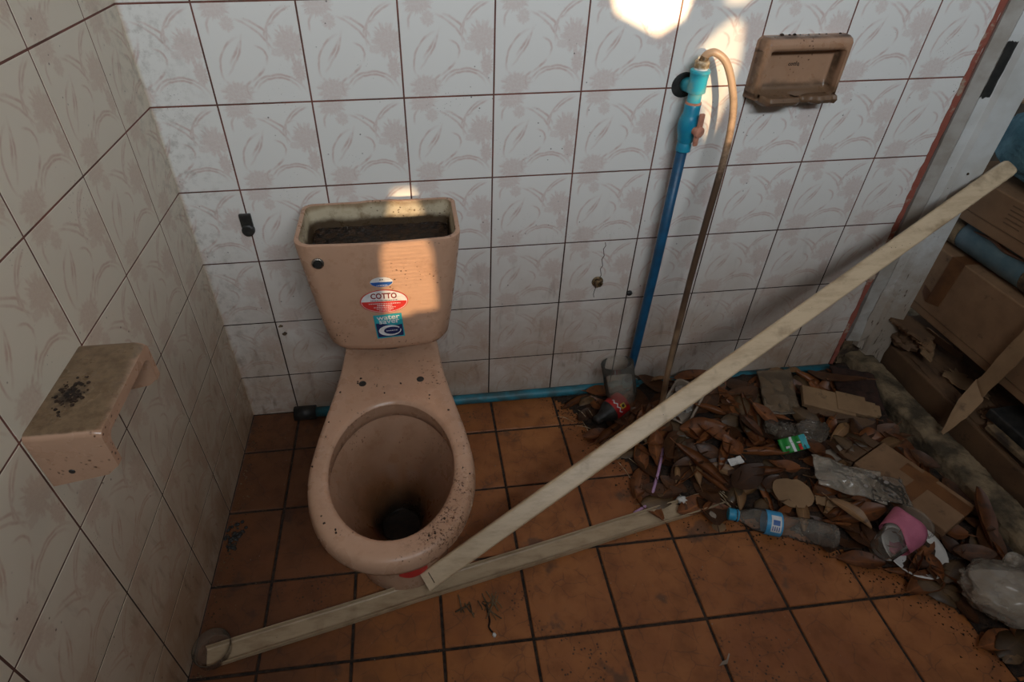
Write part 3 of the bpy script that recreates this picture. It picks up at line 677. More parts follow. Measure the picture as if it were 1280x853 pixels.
obj('sticker_lettering', text_geo('saver', .0215, face_frame(0.4685, 0.5135, .0016, .05), .0003, 1.05), M['swhite'], s3)
def crescent(o0, o1, rx0, ry0, rx1, ry1):
    A = epoly(rx0, ry0, .5, 2 * PI + .15, 40); B = epoly(rx1, ry1, .5, 2 * PI + .15, 40)
    V = [(x + o0[0], y + o0[1]) for x, y in A] + [(x + o1[0], y + o1[1]) for x, y in B]
    return V, [(i, i + 1, 41 + i + 1, 41 + i) for i in range(40)]
V2, F2 = crescent((0, -.013), (.005, -.0135), .0265, .0165, .0195, .0115)
obj('swirl_emblem', xf(([Vector((x, y, 0.0005)) for x, y in V2], F2), face_frame(0.468, 0.498, .0016, .05)), M['swhite'], s3)
obj('fine_print', printbars([(-.0014, .026, .0026)], face_frame(0.473, 0.4845, .0018, .05), 5), M['swhite'], s3)
# red sticker wrapped on the front of the pedestal
def ped(u, v):
    f = 0.265 + 0.022 * v; a = -PI / 2 + 0.10 + 0.62 * (u - 0.5)
    i = a / (2 * PI) * NR % NR; k = int(i); R = mixr(foot, rim, 0.48); r = (R[k] * (1 - i + k) + R[(k + 1) % NR] * (i - k)) * 0.975
    return (CX + r * math.cos(a), C0.y + r * math.sin(a) - .001, 0.20)
def ped2(u, v):
    a = -PI / 2 + 0.30 + 0.85 * (u - 0.5); z = 0.060 + 0.035 * v - .012 * math.sin(PI * u)
    i = a / (2 * PI) * NR % NR; k = int(i); r = (foot[k] * (1 - i + k) + foot[(k + 1) % NR] * (i - k)) * 0.972 + .0045
    return (CX + r * math.cos(a), C0.y + r * math.sin(a), z)
obj('red_pedestal_sticker', grid(ped2, 16, 4), M['sred'], toilet, True)

# ------------------------------------------------------------------ ceramic paper holder on the left wall
hold = thing('toilet_paper_holder', (0, -0.645, 0.65), 'pink ceramic bracket holder with soiled flat top on left wall', 'paper holder')
def slab(u0, u1, y0, y1, z0, z1, c): return boxg(u0, u1, y0, y1, z0, z1, c)
def holder_profile():
    # n-shaped front profile swept out from the wall, rounded outside corners
    o = [(-.741, .664), (-.741, .752)] + [(-.735 + .012 * math.cos(a) - .006 + 0.0, .752 + .012 * math.sin(a)) for a in []]
    outp = [(-.741, .660)]
    for k in range(7): a = PI - PI / 2 * k / 6; outp.append((-.731 + .010 * math.cos(a), .755 + .010 * math.sin(a)))
    for k in range(7): a = PI / 2 - PI / 2 * k / 6; outp.append((-.556 + .010 * math.cos(a), .755 + .010 * math.sin(a)))
    outp.append((-.546, .660)); outp.append((-.560, .660))
    for k in range(7): a = PI / 2 * k / 6; outp.append((-.574 + .014 * math.cos(a), .733 + .014 * math.sin(a)))
    for k in range(7): a = PI / 2 + PI / 2 * k / 6; outp.append((-.713 + .014 * math.cos(a), .733 + .014 * math.sin(a)))
    outp.append((-.727, .660)); return outp
hp = holder_profile(); hr = []
cyy, czz = -.6435, .765
for xx, s, dz in [(0.003, 1, 0), (0.085, 1, 0), (0.097, .992, .003), (0.102, .975, .006)]:
    ring = []
    for y, z in hp:
        zz = z
        if z < .70: zz = .660 + (0.022 * (xx / 0.1) ** 2 if s == 1 else .024 + dz)      # the cheeks' lower edge rises outwards
        ring.append(Vector((xx, cyy + (y - cyy) * s, zz - (dz if z > .70 else 0))))
    hr.append(ring)
autosmooth(obj('bracket', loft(hr, True, True), M['shelf'], hold), 35)
for y, d in ((-.7415, -1), (-.5595, -1)): obj('roller_hole', lathe([(.0045, 0), (.004, .0008), (.002, .0009)], 10, axis_mat((.040, y, .690), (0, d, 0)), True, True), M['black'], hold)
mg = []
for i in range(90):
    x, y = random.gauss(.035, .010), random.gauss(-.668, .016); s = random.uniform(.001, .0035)
    if x < .012 or x > .09: continue
    mg.append(xf(lathe([(s, -.001), (s * .8, s * .5), (s * .2, s * .8)], 5), Matrix.Translation((x, y, .765)) @ Matrix.Rotation(random.random() * 6, 4, 'Z')))
tag(obj('mould_clump', join(*mg), M['soil'], hold), kind='stuff')

# ------------------------------------------------------------------ soap dish
dish = thing('soap_dish', (1.438, 0, 0.935), 'brown pink ceramic soap dish with broken lip on tiled wall', 'soap dish')
PR = [(1.068, -.002), (1.068, -.024), (1.064, -.036), (1.056, -.042), (1.047, -.042), (1.041, -.037), (1.037, -.018), (1.031, -.0075), (1.00, -.0065), (0.972, -.0075), (0.954, -.014), (0.945, -.028), (0.942, -.046), (0.943, -.060), (0.950, -.070), (0.950, -.076), (0.942, -.081), (0.932, -.074), (0.926, -.052), (0.925, -.002)]
RMP = [(z, 0) for z, y in PR]
def dishp(u, v):
    k = min(int(v * (len(PR) - 1) + 1e-6), len(PR) - 2); f = v * (len(PR) - 1) - k
    z = PR[k][0] + (PR[k + 1][0] - PR[k][0]) * f; y = PR[k][1] + (PR[k + 1][1] - PR[k][1]) * f
    x = (u - .5) * 0.214; e = 0.107 - abs(x)
    b = max(0, min(1, (e - 0.018) / 0.008)); b = b * b * (3 - 2 * b)
    zz = z; yr = -0.042 if 0 < k < len(PR) - 2 else y
    if k >= len(PR) - 6: yr = max(yr, -0.042)
    if z > 1.055 or (k >= len(PR) - 3): yr = y if z > 1.055 else max(y, -.042)
    ro = max(0, 1 - e / 0.012); yr = yr * (1 - ro * ro * 0.95)
    t = (z - 1.0) / .07; zz = z * (1 - 0) - (0.010 * ro * ro * (1 if t > 0.6 else 0)) + (0.010 * ro * ro if t < -.85 else 0)
    zr = max(zz, 0.936)
    if k >= 11:       # broken lip: chipped notch right of the middle
        n = math.exp(-((x - 0.012) / 0.016) ** 2); r = 1 / (1 + math.exp(-(x - 0.025) / 0.006))
        cut = 0.030 * n + 0.014 * r * (0.6 + .8 * nz((x, 0, 0), 90, 3)); y = min(y + cut * (1 if y < -.03 else 0), -.002) if y < -.03 else y
        zz -= 0.006 * n if k < 17 else 0
    Y = yr * (1 - b) + y * b; Z = zr * (1 - b) + zz * b
    return (1.438 + x + (0.004 if Z < .95 else 0) * 0, Y, Z)
autosmooth(obj('dish_body', grid(dishp, 60, 57), M['dish'], dish), 60)
obj('stamp', text_geo('cotto', .012, Matrix(((1, 0, 0, 1.432), (0, 0, -1, -.0072), (0, 1, 0, 1.006), (0, 0, 0, 1))), .0003, 1.0), M['ink'], dish)
mg = [xf(lathe([(s, 0), (s * .8, s * .5), (s * .3, s * .8)], 6), Matrix.Translation((x, -.008, 1.067))) for x, s in [(1.382, .006), (1.40, .004), (1.412, .005), (1.425, .003), (1.445, .003), (1.47, .003), (1.487, .003), (1.52, .004)]]
tag(obj('mould_clump', join(*mg), M['soil'], dish), kind='stuff')

# ------------------------------------------------------------------ water pipe, valve, hose
pipe = thing('water_pipe', (1.185, -0.05, 0.02), 'blue upright water pipe with cyan valve fitting against tiled wall', 'pipe')
RX, RY = 1.190, -0.05
obj('riser', tube([(1.180, -0.040, 0.03), (1.182, -0.048, .2), (1.186, RY, .5), (1.188, RY, .845)], .0125, 16), M['bluepipe'], pipe, True)
def fit(prof, mat, name, n=22): return autosmooth(obj(name, lathe(prof, n, Matrix.Translation((RX, RY, 0))), mat, pipe), 40)
fit([(.0125, .828), (.0170, .828), (.0170, .845), (.0155, .847), (.0155, .853), (.018, .855), (.0185, .862)], M['bluegreen'], 'lower_socket')
val = fit([(.0170, .850), (.0185, .853), (.0185, .862), (.0205, .868), (.0235, .880), (.0245, .890), (.0235, .900), (.0205, .911), (.0180, .916), (.0180, .938), (.0165, .940)], M['bluegreen'], 'valve_body')
fit([(.0178, .938), (.0178, .942), (.015, .943)], M['salmon'], 'valve_ring')
fit([(.0150, .940), (.0150, .966), (.0165, .967)], M['cyan'], 'nipple')
fit([(.0200, .964), (.0205, .967), (.0195, .995), (.0205, 1.006), (.0215, 1.007), (.0215, 1.012), (.018, 1.013)], M['cyan'], 'upper_socket')
fit([(.0145, 1.010), (.0145, 1.018), (.012, 1.019)], M['swhite'], 'white_bush')
fit([(.0155, 1.017), (.0165, 1.020), (.0165, 1.030), (.0145, 1.032)], M['thread'], 'hose_nut', 8)
hd = Vector((0.35, -1, 0)).normalized(); hm = axis_mat((RX + hd.x * .018, RY + hd.y * .018, .884), hd)
hnd = autosmooth(obj('valve_handle', join(lathe([(.0095, 0), (.0095, .013), (.0125, .014), (.0125, .022), (.009, .024)], 16, hm),
      xf(boxg(-.0062, .0062, .008, .042, .012, .021, .003), hm @ Matrix.Rotation(-.0, 4, 'Z')), xf(boxg(-.0055, .0055, -.034, -.008, .010, .019, .003), hm)), M['salmon'], pipe), 40)
obj('wall_elbow', tube([(RX - .004, 0.0, .968), (RX - .003, -.02, .970), (RX, -.034, .972), (RX, -.045, .972)], .016, 16), M['cyan'], pipe, True)
rosette = tag(obj('pipe_hole_ring', lathe([(.029, 0), (.028, .002), (.024, .0025), (.023, .0018)], 24, axis_mat((1.181, -.0025, .966), (0, -1, 0)), False, True), M['black'], pipe))
hose = thing('spray_hose', (1.23, -0.12, 0.0), 'grimy cream rubber hose looping from valve down to leaf litter', 'hose')
hp_ = catmull([(RX, RY, 1.022), (RX + .001, RY, 1.036), (1.197, -.053, 1.046), (1.211, -.060, 1.049), (1.235, -.070, 1.030), (1.257, -.080, .98), (1.271, -.085, .925), (1.276, -.090, .836), (1.262, -.110, .658), (1.252, -.125, .525), (1.242, -.145, .382), (1.232, -.170, .229), (1.229, -.190, .103), (1.215, -.215, .012), (1.203, -.235, .008)], 7)
obj('hose_tube', tube(hp_, .0082, 12), M['hose'], hose, True)
obj('hose_barb', tube([(RX, RY, 1.020), (RX, RY, 1.028), (1.193, -.0515, 1.040)], .0095, 12), M['brass'], hose, True)
fp = thing('water_pipe', (0.9, -0.025, 0.0), 'dusty teal pipe lying along the foot of the tiled wall', 'pipe')
obj('pipe_run', tube([(0.15, -.026, .017), (.6, -.026, .017), (1.2, -.024, .017), (1.885, -.022, .018)], .0155, 16), M['tealpipe'], fp, True)
obj('coupling', tube([(1.145, -.024, .018), (1.225, -.024, .018)], .0195, 16), M['tealpipe'], fp, True)
obj('tee_socket', tube([(1.180, -.036, .02), (1.180, -.041, .062)], .0165, 16), M['tealpipe'], fp, True)
obj('end_joint', tube([(0.135, -.028, .019), (0.20, -.028, .019)], .022, 14), M['black'], fp, True)

# ------------------------------------------------------------------ bits on the wall
so = thing('wall_bracket', (0.138, 0, 0.64), 'small black plastic bracket fixed to tile joint beside the tank', 'bracket')
obj('plate', boxg(.123, .151, -.010, -.001, .662, .699, .002), M['black'], so)
obj('clip', lathe([(.0145, 0), (.0155, .004), (.0150, .011), (.011, .013)], 20, axis_mat((.138, -.003, .656), (0, -1, .1)), True, True), M['black'], so)
st = thing('pipe_stub', (1.046, 0, 0.42), 'small tarnished brass pipe stub in the cracked tile', 'pipe stub')
obj('flange', lathe([(.0165, 0), (.0165, .003), (.012, .005)], 16, axis_mat((1.046, -.002, .427), (0, -1, 0)), True, True), M['brass'], st)
obj('nut', lathe([(.0120, .003), (.0120, .016), (.010, .018), (.007, .018), (.006, .010)], 6, axis_mat((1.046, -.002, .427), (.1, -1, 0)), True, True), M['brass'], st)
tag(obj('wall_plug', lathe([(.0085, 0), (.0085, .006), (.005, .009)], 7, axis_mat((1.147, -.002, .379), (0, -1, 0)), True, True), M['black']), 'small black plug in the tile joint left of the blue pipe', 'plug')
ck = [(1.052 + .003 * math.sin(k * 2.1), .555 - k * .0108) for k in range(12)] + [(1.042 + .002 * math.sin(k * 1.7), .415 - k * .011) for k in range(5)]
for part in (ck[:12], ck[12:]):
    cr = tag(obj('tile_crack', loft([[(x - .0008, -.0022, z), (x + .0008, -.0022, z), (x + .0008, -.0036, z), (x - .0008, -.0036, z)] for x, z in part], True, True), M['wgrout'], wall_back))
for (x, z, s) in ((0.153, .345, .007), (.158, .318, .009)):
    po = [(s * random.uniform(.5, 1.1) * math.cos(a) * 1.1, s * random.uniform(.4, 1) * math.sin(a)) for a in [2 * PI * k / 9 for k in range(9)]]
    obj('rust_spot', prism(po, axis_mat((x, -.0022, z), (0, -1, 0)), .0012), M['rot'], wall_back)

# ------------------------------------------------------------------ plastic strips
def strip_frame(a, b, up):
    a, b = Vector(a), Vector(b); z = (b - a).normalized(); y = (Vector(up) - z * Vector(up).dot(z)).normalized(); x = y.cross(z)
    return Matrix(((z.x, x.x, y.x, a.x), (z.y, x.y, y.y, a.y), (z.z, x.z, y.z, a.z), (0, 0, 0, 1))), (b - a).length
fm, L = strip_frame((0.033, -0.7125, 0.0), (1.325, -0.447, 0.0), (0, 0, 1))
ch = thing('plastic_channel', (0.68, -0.58, 0), 'long dusty plastic channel lying flat across the terracotta floor', 'plastic strip')
prof = [(-.0235, .014), (-.0235, .002), (-.0215, 0.0), (.0215, 0.0), (.0235, .002), (.0235, .014), (.0212, .014), (.0205, .0045), (.018, .0026), (-.018, .0026), (-.0205, .0045), (-.0212, .014)]
rg = []
for k in range(41):
    s = L * k / 40; wob = .0015 * nz((s, 0, 0), 6, 2)
    rg.append([fm @ Vector((s + (0.012 * y / .0235 if k == 40 else 0), y + wob, z)) for y, z in prof])
o = obj('channel', loft(rg, True, True), M['pvc2'], ch)
fm2, L2 = strip_frame((0.512, -0.612, 0.034), (2.085, -0.052, 0.733), (-.12, -.62, .78))
po_ = thing('plastic_strip', (0.512, -0.612, 0.0), 'long cream plastic trunking leaning from the floor up to doorway', 'plastic strip')
pp = []
w, h, r = .0225, .018, .006
for cx_, cy_, a0 in ((w - r, h - r, 0), (-w + r, h - r, PI / 2)):
    for k in range(6): a = a0 + PI / 2 * k / 5; pp.append((cx_ + r * math.cos(a), cy_ + r * math.sin(a)))
pp += [(-w, .0), (-w + .003, .0), (w - .003, .0), (w, .0)]
rg = []
for k in range(61):
    s = L2 * k / 60; wob = .003 * math.sin(s * 2.1)
    rg.append([fm2 @ Vector((s, y, z + wob - .009)) for y, z in pp])
for ds, sc in ((.010, .93), (.017, .75), (.021, .4)):
    rg.append([fm2 @ Vector((L2 + ds, y * sc, (z - .009) * sc)) for y, z in pp])
autosmooth(obj('trunking', loft(rg, True, True), M['pvc'], po_), 35)
obj('crack', xf(boxg(.018, .020, -.012, .015, .0090, .0096), fm2), M['rot'], po_)

# ------------------------------------------------------------------ plastic lid by the left wall, twigs
tag(obj('mould_clump', join(*[xf(lathe([(q, 0), (q * .9, q * .4), (q * .3, q * .7)], 6), Matrix.Translation((abs(random.gauss(.022, .012)) + .008, random.gauss(-.425, .018), .0005)) @ Matrix.Rotation(random.random() * 6, 4, 'Z')) for q in [random.uniform(.002, .006) for _ in range(60)]]), M['black']), 'black mouldy dirt clump on floor against the left wall', 'dirt clump', kind='stuff')
lid = thing('plastic_cup', (0.048, -0.708, 0), 'clear plastic cup bottom lying at the foot of left wall', 'cup')
obj('cup_wall', lathe([(.020, .002), (.036, .002), (.038, .006), (.039, .026), (.0405, .028), (.039, .029), (.0375, .026), (.0365, .007), (.034, .005)], 30, Matrix.Translation((.046, -.700, 0)), True, False), M['petdusty'], lid, True)
tw = thing('twig_bundle', (0.64, -0.655, 0), 'bundle of dry broken twigs on floor below the plastic trunking', 'twigs')
for k in range(16):
    x, y = random.uniform(.585, .685), random.uniform(-.665, -.630); a = random.uniform(-2.4, -.5) ; l = random.uniform(.02, .06)
    p = [(x, y, .004)]; 
    for q in range(3): a += random.uniform(-.4, .4); p.append((p[-1][0] + l / 3 * math.cos(a), p[-1][1] + l / 3 * math.sin(a), random.uniform(.002, .008)))
    obj('twig', tube(p, random.uniform(.0009, .002), 5), M['rot'], tw)
obj('root_end', tube(catmull([(.648, -.665, .004), (.652, -.70, .004), (.648, -.715, .004), (.655, -.728, .004)], 4), .0022, 6), M['soil'], tw)
obj('white_crumb', lathe([(.001, 0), (.005, .002), (.004, .006), (.001, .007)], 6, Matrix.Translation((.658, -.733, 0))), M['white'], tw)
def fleck(name, poly, loc, mat, label, cat, tilt=(0, 0), t=.001, bend=0.2):
    c = Vector((sum(p[0] for p in poly) / len(poly), sum(p[1] for p in poly) / len(poly)))
    m4 = Matrix.Translation(loc) @ Matrix.Rotation(tilt[0], 4, 'X') @ Matrix.Rotation(tilt[1], 4, 'Y')
    return tag(obj(name, prism(poly, m4, t), mat), label, cat)
fleck('paper_chip', [(-.018, -.006), (.002, -.004), (.016, .014), (.014, .016), (.004, .004), (-.006, .002)], (1.146, -.843, .001), M['offwhite'], 'small beige paper chip on bare terracotta floor tile', 'paper chip')

# ------------------------------------------------------------------ leaf litter
OPEN = [Vector(p) for p in [(.93, -.03), (.99, -.10), (1.02, -.19), (1.10, -.32), (1.10, -.45), (1.22, -.475), (1.33, -.515), (1.42, -.55), (1.55, -.64), (1.64, -.71), (1.72, -.80), (1.74, -.95)]]
POLY = OPEN + [Vector((1.94, -.95)), Vector((1.94, -.02)), Vector((1.89, -.012))]
def inside(x, y):
    c = False; n = len(POLY)
    for i in range(n):
        a, b = POLY[i], POLY[i - 1]
        if (a.y > y) != (b.y > y) and x < (b.x - a.x) * (y - a.y) / (b.y - a.y) + a.x: c = not c
    return c
def edged(x, y):
    p = Vector((x, y)); d = 9
    for a, b in zip(OPEN, OPEN[1:]):
        e = b - a; t = max(0, min(1, (p - a).dot(e) / e.dot(e))); d = min(d, (a + e * t - p).length)
    return d
def pile(x, y):
    if not inside(x, y): return 0.0
    d = edged(x, y); return min(.034, .16 * d) * (.75 + .5 * nz((x, y, 0), 12, 4))
bmv, bmf = [], []
gx, gy = 110, 105; X0, X1, Y0, Y1 = .92, 1.945, -.95, -.012; idx = {}
for j in range(gy + 1):
    for i in range(gx + 1):
        x, y = X0 + (X1 - X0) * i / gx, Y0 + (Y1 - Y0) * j / gy
        if inside(x, y):
            idx[i, j] = len(bmv); bmv.append((x, y, pile(x, y) + .0012 + .004 * abs(nz((x, y, 0), 60, 8)) * min(1, edged(x, y) * 20)))
for j in range(gy):
    for i in range(gx):
        q = [(i, j), (i + 1, j), (i + 1, j + 1), (i, j + 1)]
        if all(k in idx for k in q): bmf.append([idx[k] for k in q])
tag(obj('litter_soil', (bmv, bmf), M['soil'], None, True), 'dark crumbly leaf soil heaped along wall and threshold', 'soil', kind='stuff')
def leaf_mesh(name, L, W, curl, bend, seed, mat, tipw=1.0):
    nu, nv = 9, 6; V, Fc, UV = [], [], []
    for j in range(nv + 1):
        for i in range(nu + 1):
            u, v = i / nu, j / nv; s = (u - .5) * L
            wd = W * (math.sin(PI * min(1, (u * .94 + .03)) ** tipw)) ** .75 * .5
            t = (v - .5) * 2; a = t * curl * .5
            if abs(curl) > .05: yy = wd * math.sin(a) / (curl * .5); zz = wd * (1 - math.cos(a)) / (curl * .5)
            else: yy, zz = wd * t, 0
            zz += bend * (u - .5) ** 2 * L * 2 + .0035 * nz((s, yy, 0), 45, seed)
            yy += .004 * nz((s, t, 0), 30, seed + 1)
            V.append((s, yy, zz)); UV.append((u, v))
    w = nu + 1
    Fc = [(j * w + i, j * w + i + 1, (j + 1) * w + i + 1, (j + 1) * w + i) for j in range(nv) for i in range(nu)]
    k = len(V)
    st_ = [(-.5 * L - .018 * q, .0, V[3 * w][2] + .002 * q) for q in (0, 1)]      # leaf stalk
    for (x, y, z) in st_: V += [(x, y - .001, z), (x, y + .001, z), (x, y, z + .0015)]; UV += [(0, .5)] * 3
    for q in range(3): r_ = (q + 1) % 3; Fc.append((k + q, k + r_, k + 3 + r_, k + 3 + q))
    zmin = min(v[2] for v in V); V = [(x, y, z - zmin) for x, y, z in V]
    me = bpy.data.meshes.new(name); me.from_pydata(V, [], Fc); me.materials.append(mat)
    uvl = me.uv_layers.new(name='UVMap')
    for l in me.loops: uvl.data[l.index].uv = UV[l.vertex_index]
    me.polygons.foreach_set('use_smooth', [True] * len(me.polygons)); return me
KINDS = [('leaf', 'rust brown curled dry leaf in the heap by the doorway', leaf_mesh('leaf', .105, .052, 1.9, .12, 1, LEAFM[0])),
         ('leaf', 'tightly rolled rust brown dry leaf in the heap by the doorway', leaf_mesh('leaf', .115, .046, 4.2, .10, 2, LEAFM[0])),
         ('leaf', 'dark umber flattened dry leaf in the heap by the doorway', leaf_mesh('leaf', .110, .058, .8, .20, 3, LEAFM[1])),
         ('leaf', 'dull olive brown dry leaf in the heap by the doorway', leaf_mesh('leaf', .095, .054, -1.4, -.22, 4, LEAFM[2])),
         ('leaf', 'small round rust brown dry leaf in the heap by the doorway', leaf_mesh('leaf', .062, .046, 1.3, .3, 5, LEAFM[0], .8)),
         ('leaf', 'pale tan curled dry leaf in the heap by the doorway', leaf_mesh('leaf', .085, .030, 1.9, -.18, 6, LEAFM[3]))]
LAND = [('beside the water bottle', 1.42, -.56), ('around the lilac straw', 1.15, -.36), ('below the cream trunking', 1.42, -.27), ('around the red labelled bottle', 1.07, -.13), ('along the teal pipe', 1.45, -.08), ('around the plastic pouch', 1.63, -.13),
        ('around the flattened carton', 1.78, -.22), ('around the green snack wrapper', 1.53, -.36), ('around the small carton', 1.83, -.45), ('around the pink sleeved cup', 1.69, -.66), ('around the crumpled white bag', 1.82, -.80), ('at the foot of the jamb', 1.90, -.08)]
def near(x, y): return min(LAND, key=lambda t: (t[1] - x) ** 2 + (t[2] - y) ** 2)[0]
def put_leaf(kind, x, y, z, rz, rx=0.0, ry=0.0, s=1.0, label=None, group=None):
    nm, lb, me = KINDS[kind]; o = bpy.data.objects.new(nm, me); COL.objects.link(o)
    o.location = (x, y, z); o.rotation_euler = (rx, ry, rz); o.scale = (s, s, s)
    k_ = lb.split(' in the heap')[0]; w_ = near(x, y)
    return tag(o, label or k_ + ' ' + w_, 'leaf', group or ('' if label else k_.replace('leaf', 'leaves') + ' ' + w_))
# (x, y, r): where single pieces of litter lie on top, few loose leaves
KEEP = [(1.318, -.158, .065), (1.35, -.19, .045), (1.29, -.13, .045), (1.497, -.478, .055), (1.566, -.342, .05), (1.60, -.46, .06), (1.66, -.49, .06), (1.72, -.52, .06), (1.80, -.46, .08), (1.81, -.54, .09), (1.64, -.655, .06), (1.72, -.63, .07), (1.73, -.19, .06), (1.80, -.22, .07), (1.84, -.24, .05),
        (1.62, -.10, .06), (1.63, -.17, .06), (1.855, -.81, .11), (1.64, -.30, .05), (1.57, -.285, .05), (1.33, -.53, .045), (1.40, -.56, .045), (1.47, -.59, .045), (1.53, -.61, .04), (1.19, -.33, .025), (1.15, -.39, .025), (1.11, -.12, .05), (1.06, -.16, .04)]
cnt = 0; tries = 0; placed = []
wts = [4, 3, 6, 4.5, 2.8, 1.8]
while cnt < 250 and tries < 9000:
    tries += 1
    x, y = random.uniform(.98, 1.93), random.uniform(-.90, -.03)
    if not inside(x, y): continue
    d = edged(x, y)
    if d < .02 and random.random() < .6: continue
    k = random.choices(range(6), wts)[0]; s = random.uniform(.6, 1.35) * random.uniform(.85, 1.1); rz = random.uniform(0, 2 * PI); hl = .055 * s
    if y > -.03 - hl * abs(math.sin(rz)) - .012: continue
    if x > 1.935 - hl * abs(math.cos(rz)) - .005: continue
    if any((x - a) ** 2 + (y - b) ** 2 < (.022) ** 2 for a, b in placed): continue
    kp = any((x - a) ** 2 + (y - b) ** 2 < r * r for a, b, r in KEEP)
    if kp and random.random() < .8: continue
    lay = 0 if kp else random.random(); tilt = .32 * min(1, d * 8)
    put_leaf(k, x, y, pile(x, y) + .002 + lay * .020 * min(1, d * 7), rz, random.gauss(0, tilt) * (.2 if kp else 1), random.gauss(0, tilt * .6) * (.2 if kp else 1), s)
    placed.append((x, y)); cnt += 1

# crumbs
def crumbs(n, sampler, smin, smax):
    V, Fc = [], []
    for i in range(n):
        x, y = sampler(); s = random.uniform(smin, smax) * random.uniform(.5, 1); k = len(V); a = random.random() * 6.3
        z = pile(x, y) + .0012 + (.004 if pile(x, y) > .003 else 0)
        for q in range(3): V.append((x + s * math.cos(a + q * 2.1) * random.uniform(.5, 1.3), y + s * math.sin(a + q * 2.1) * random.uniform(.5, 1.3), z))
        V.append((x, y, z + s * random.uniform(.4, 1))); Fc += [(k, k + 1, k + 3), (k + 1, k + 2, k + 3), (k + 2, k, k + 3)]
    return V, Fc
def edge_sampler():
    while True:
        i = random.randrange(len(OPEN) - 1); t = random.random(); p = OPEN[i] * (1 - t) + OPEN[i + 1] * t
        x, y = p.x + random.gauss(.01, .035), p.y + random.gauss(.005, .035)
        if 0.03 < x < 1.93 and -1 < y < -.03: return x, y
def grout_sampler():
    if random.random() < .5: return random.choice(FX[1:8]) + random.gauss(0, .003), random.uniform(-1.0, -.05)
    return random.uniform(.03, 1.5), -random.choice(FY[1:6]) + random.gauss(0, .003)
def left_sampler(): return abs(random.gauss(0.012, .022)) + .012, random.uniform(-.80, -.1)
tag(obj('crumb_scatter', crumbs(1500, edge_sampler, .0015, .005), M['soil']), 'dark soil crumbs scattered along the edge of leaf heap', 'crumbs', kind='stuff')
tag(obj('grit_scatter', join(crumbs(800, grout_sampler, .0008, .0022), crumbs(260, left_sampler, .001, .0045)), M['rot']), 'brown grit strewn in floor joints and along left wall', 'grit', kind='stuff')
tag(obj('white_grit', crumbs(110, lambda: (random.uniform(.05, 1.5), random.uniform(-.95, -.1)), .0012, .0028), M['offwhite']), 'pale plaster grit strewn over the terracotta floor', 'grit', kind='stuff')
for k in range(26):
    x, y = edge_sampler(); x = min(x, 1.3); y = max(y, -.42); a = random.uniform(-1.3, -.5) if random.random() < .6 else random.uniform(0, 3); l = random.uniform(.03, .09)
    z = pile(x, y) + .004
    if not (.06 < x < 1.85 and y + l < -.03): continue
    tag(obj('dry_stem', tube(catmull([(x, y, z), (x + l * .5 * math.cos(a), y + l * .5 * math.sin(a) + .003, z + .003), (x + l * math.cos(a), y + l * math.sin(a), z)], 3), .0009, 5), M['thread']), 'thin straw coloured dry stem at the edge of leaf heap', 'stem', 'dry stems at the edge of the leaf heap')

# ------------------------------------------------------------------ litter pieces
def bottle(name, loc0, loc1, R, prof, mat, label):
    pass
# water bottle with blue cap, lying on its side
wb = thing('water_bottle', (1.41, -0.56, 0.0), 'clear plastic water bottle with blue cap lying on its side', 'bottle')
a, b = Vector((1.300, -.520, .034)), Vector((1.535, -.612, .033)); bm_ = axis_mat(a, b - a); Lb = (b - a).length
prof = [(.0125, .016), (.0128, .020), (.0135, .022), (.016, .028), (.022, .042), (.0275, .058), (.0298, .075), (.0300, .090), (.0298, .120), (.0285, .124), (.0255, .140), (.0265, .155), (.0295, .168)]
z = .170
while z < Lb - .020: prof += [(.0303, z), (.0303, z + .004), (.0285, z + .0065), (.0285, z + .0085)]; z += .011
prof += [(.0300, Lb - .012), (.0285, Lb - .004), (.022, Lb), (.012, Lb - .004)]
obj('bottle_body', lathe(prof, 32, bm_, False, True), M['pet'], wb, True)
cap = obj('cap', lathe([(.0148, -.004), (.0155, -.002), (.0155, .012), (.0145, .014)], 24, bm_, True, True), M['capblue'], wb); autosmooth(cap)
obj('neck_ring', lathe([(.0150, .0165), (.0158, .017), (.0158, .020), (.0145, .021)], 24, bm_, False, False), M['capblue'], wb, True)
lb_ = obj('label', lathe([(.0306, .082), (.0308, .083), (.0308, .119), (.0306, .120)], 40, bm_, False, False), M['lblue'], wb, True)
def on_cyl(R, mt, s0, ang0):     # planar print wrapped to a cylinder
    def f(p): an = ang0 + p.x / R; return mt @ Vector((R * math.cos(an), R * math.sin(an), s0 + p.y))
    return f
def wrap(geo, f): return [f(Vector(v)) for v in geo[0]], geo[1]
def rect(x0, x1, y0, y1, n=8): return grid(lambda u, v: (x0 + (x1 - x0) * u, y0 + (y1 - y0) * v, 0), n, 1)
vd = (Vector(camo.location) - (a + b) / 2).normalized(); lv = bm_.inverted().to_3x3() @ Vector((-.3, -.55, .78)); A0 = math.atan2(lv.y, lv.x)
f31 = on_cyl(.0312, bm_, .10, A0)
obj('label_print', wrap(rect(-.022, .022, -.008, .016, 10), f31), M['swhite'], lb_); f32 = on_cyl(.0314, bm_, .10, A0)
obj('label_print', wrap(rect(-.010, .003, -.004, .012, 6), f32), M['sblue'], lb_)
for k in range(4): obj('label_print', wrap(rect(.006, .018, -.005 + k * .005, -.003 + k * .005, 4), f32), M['sblue'], lb_)
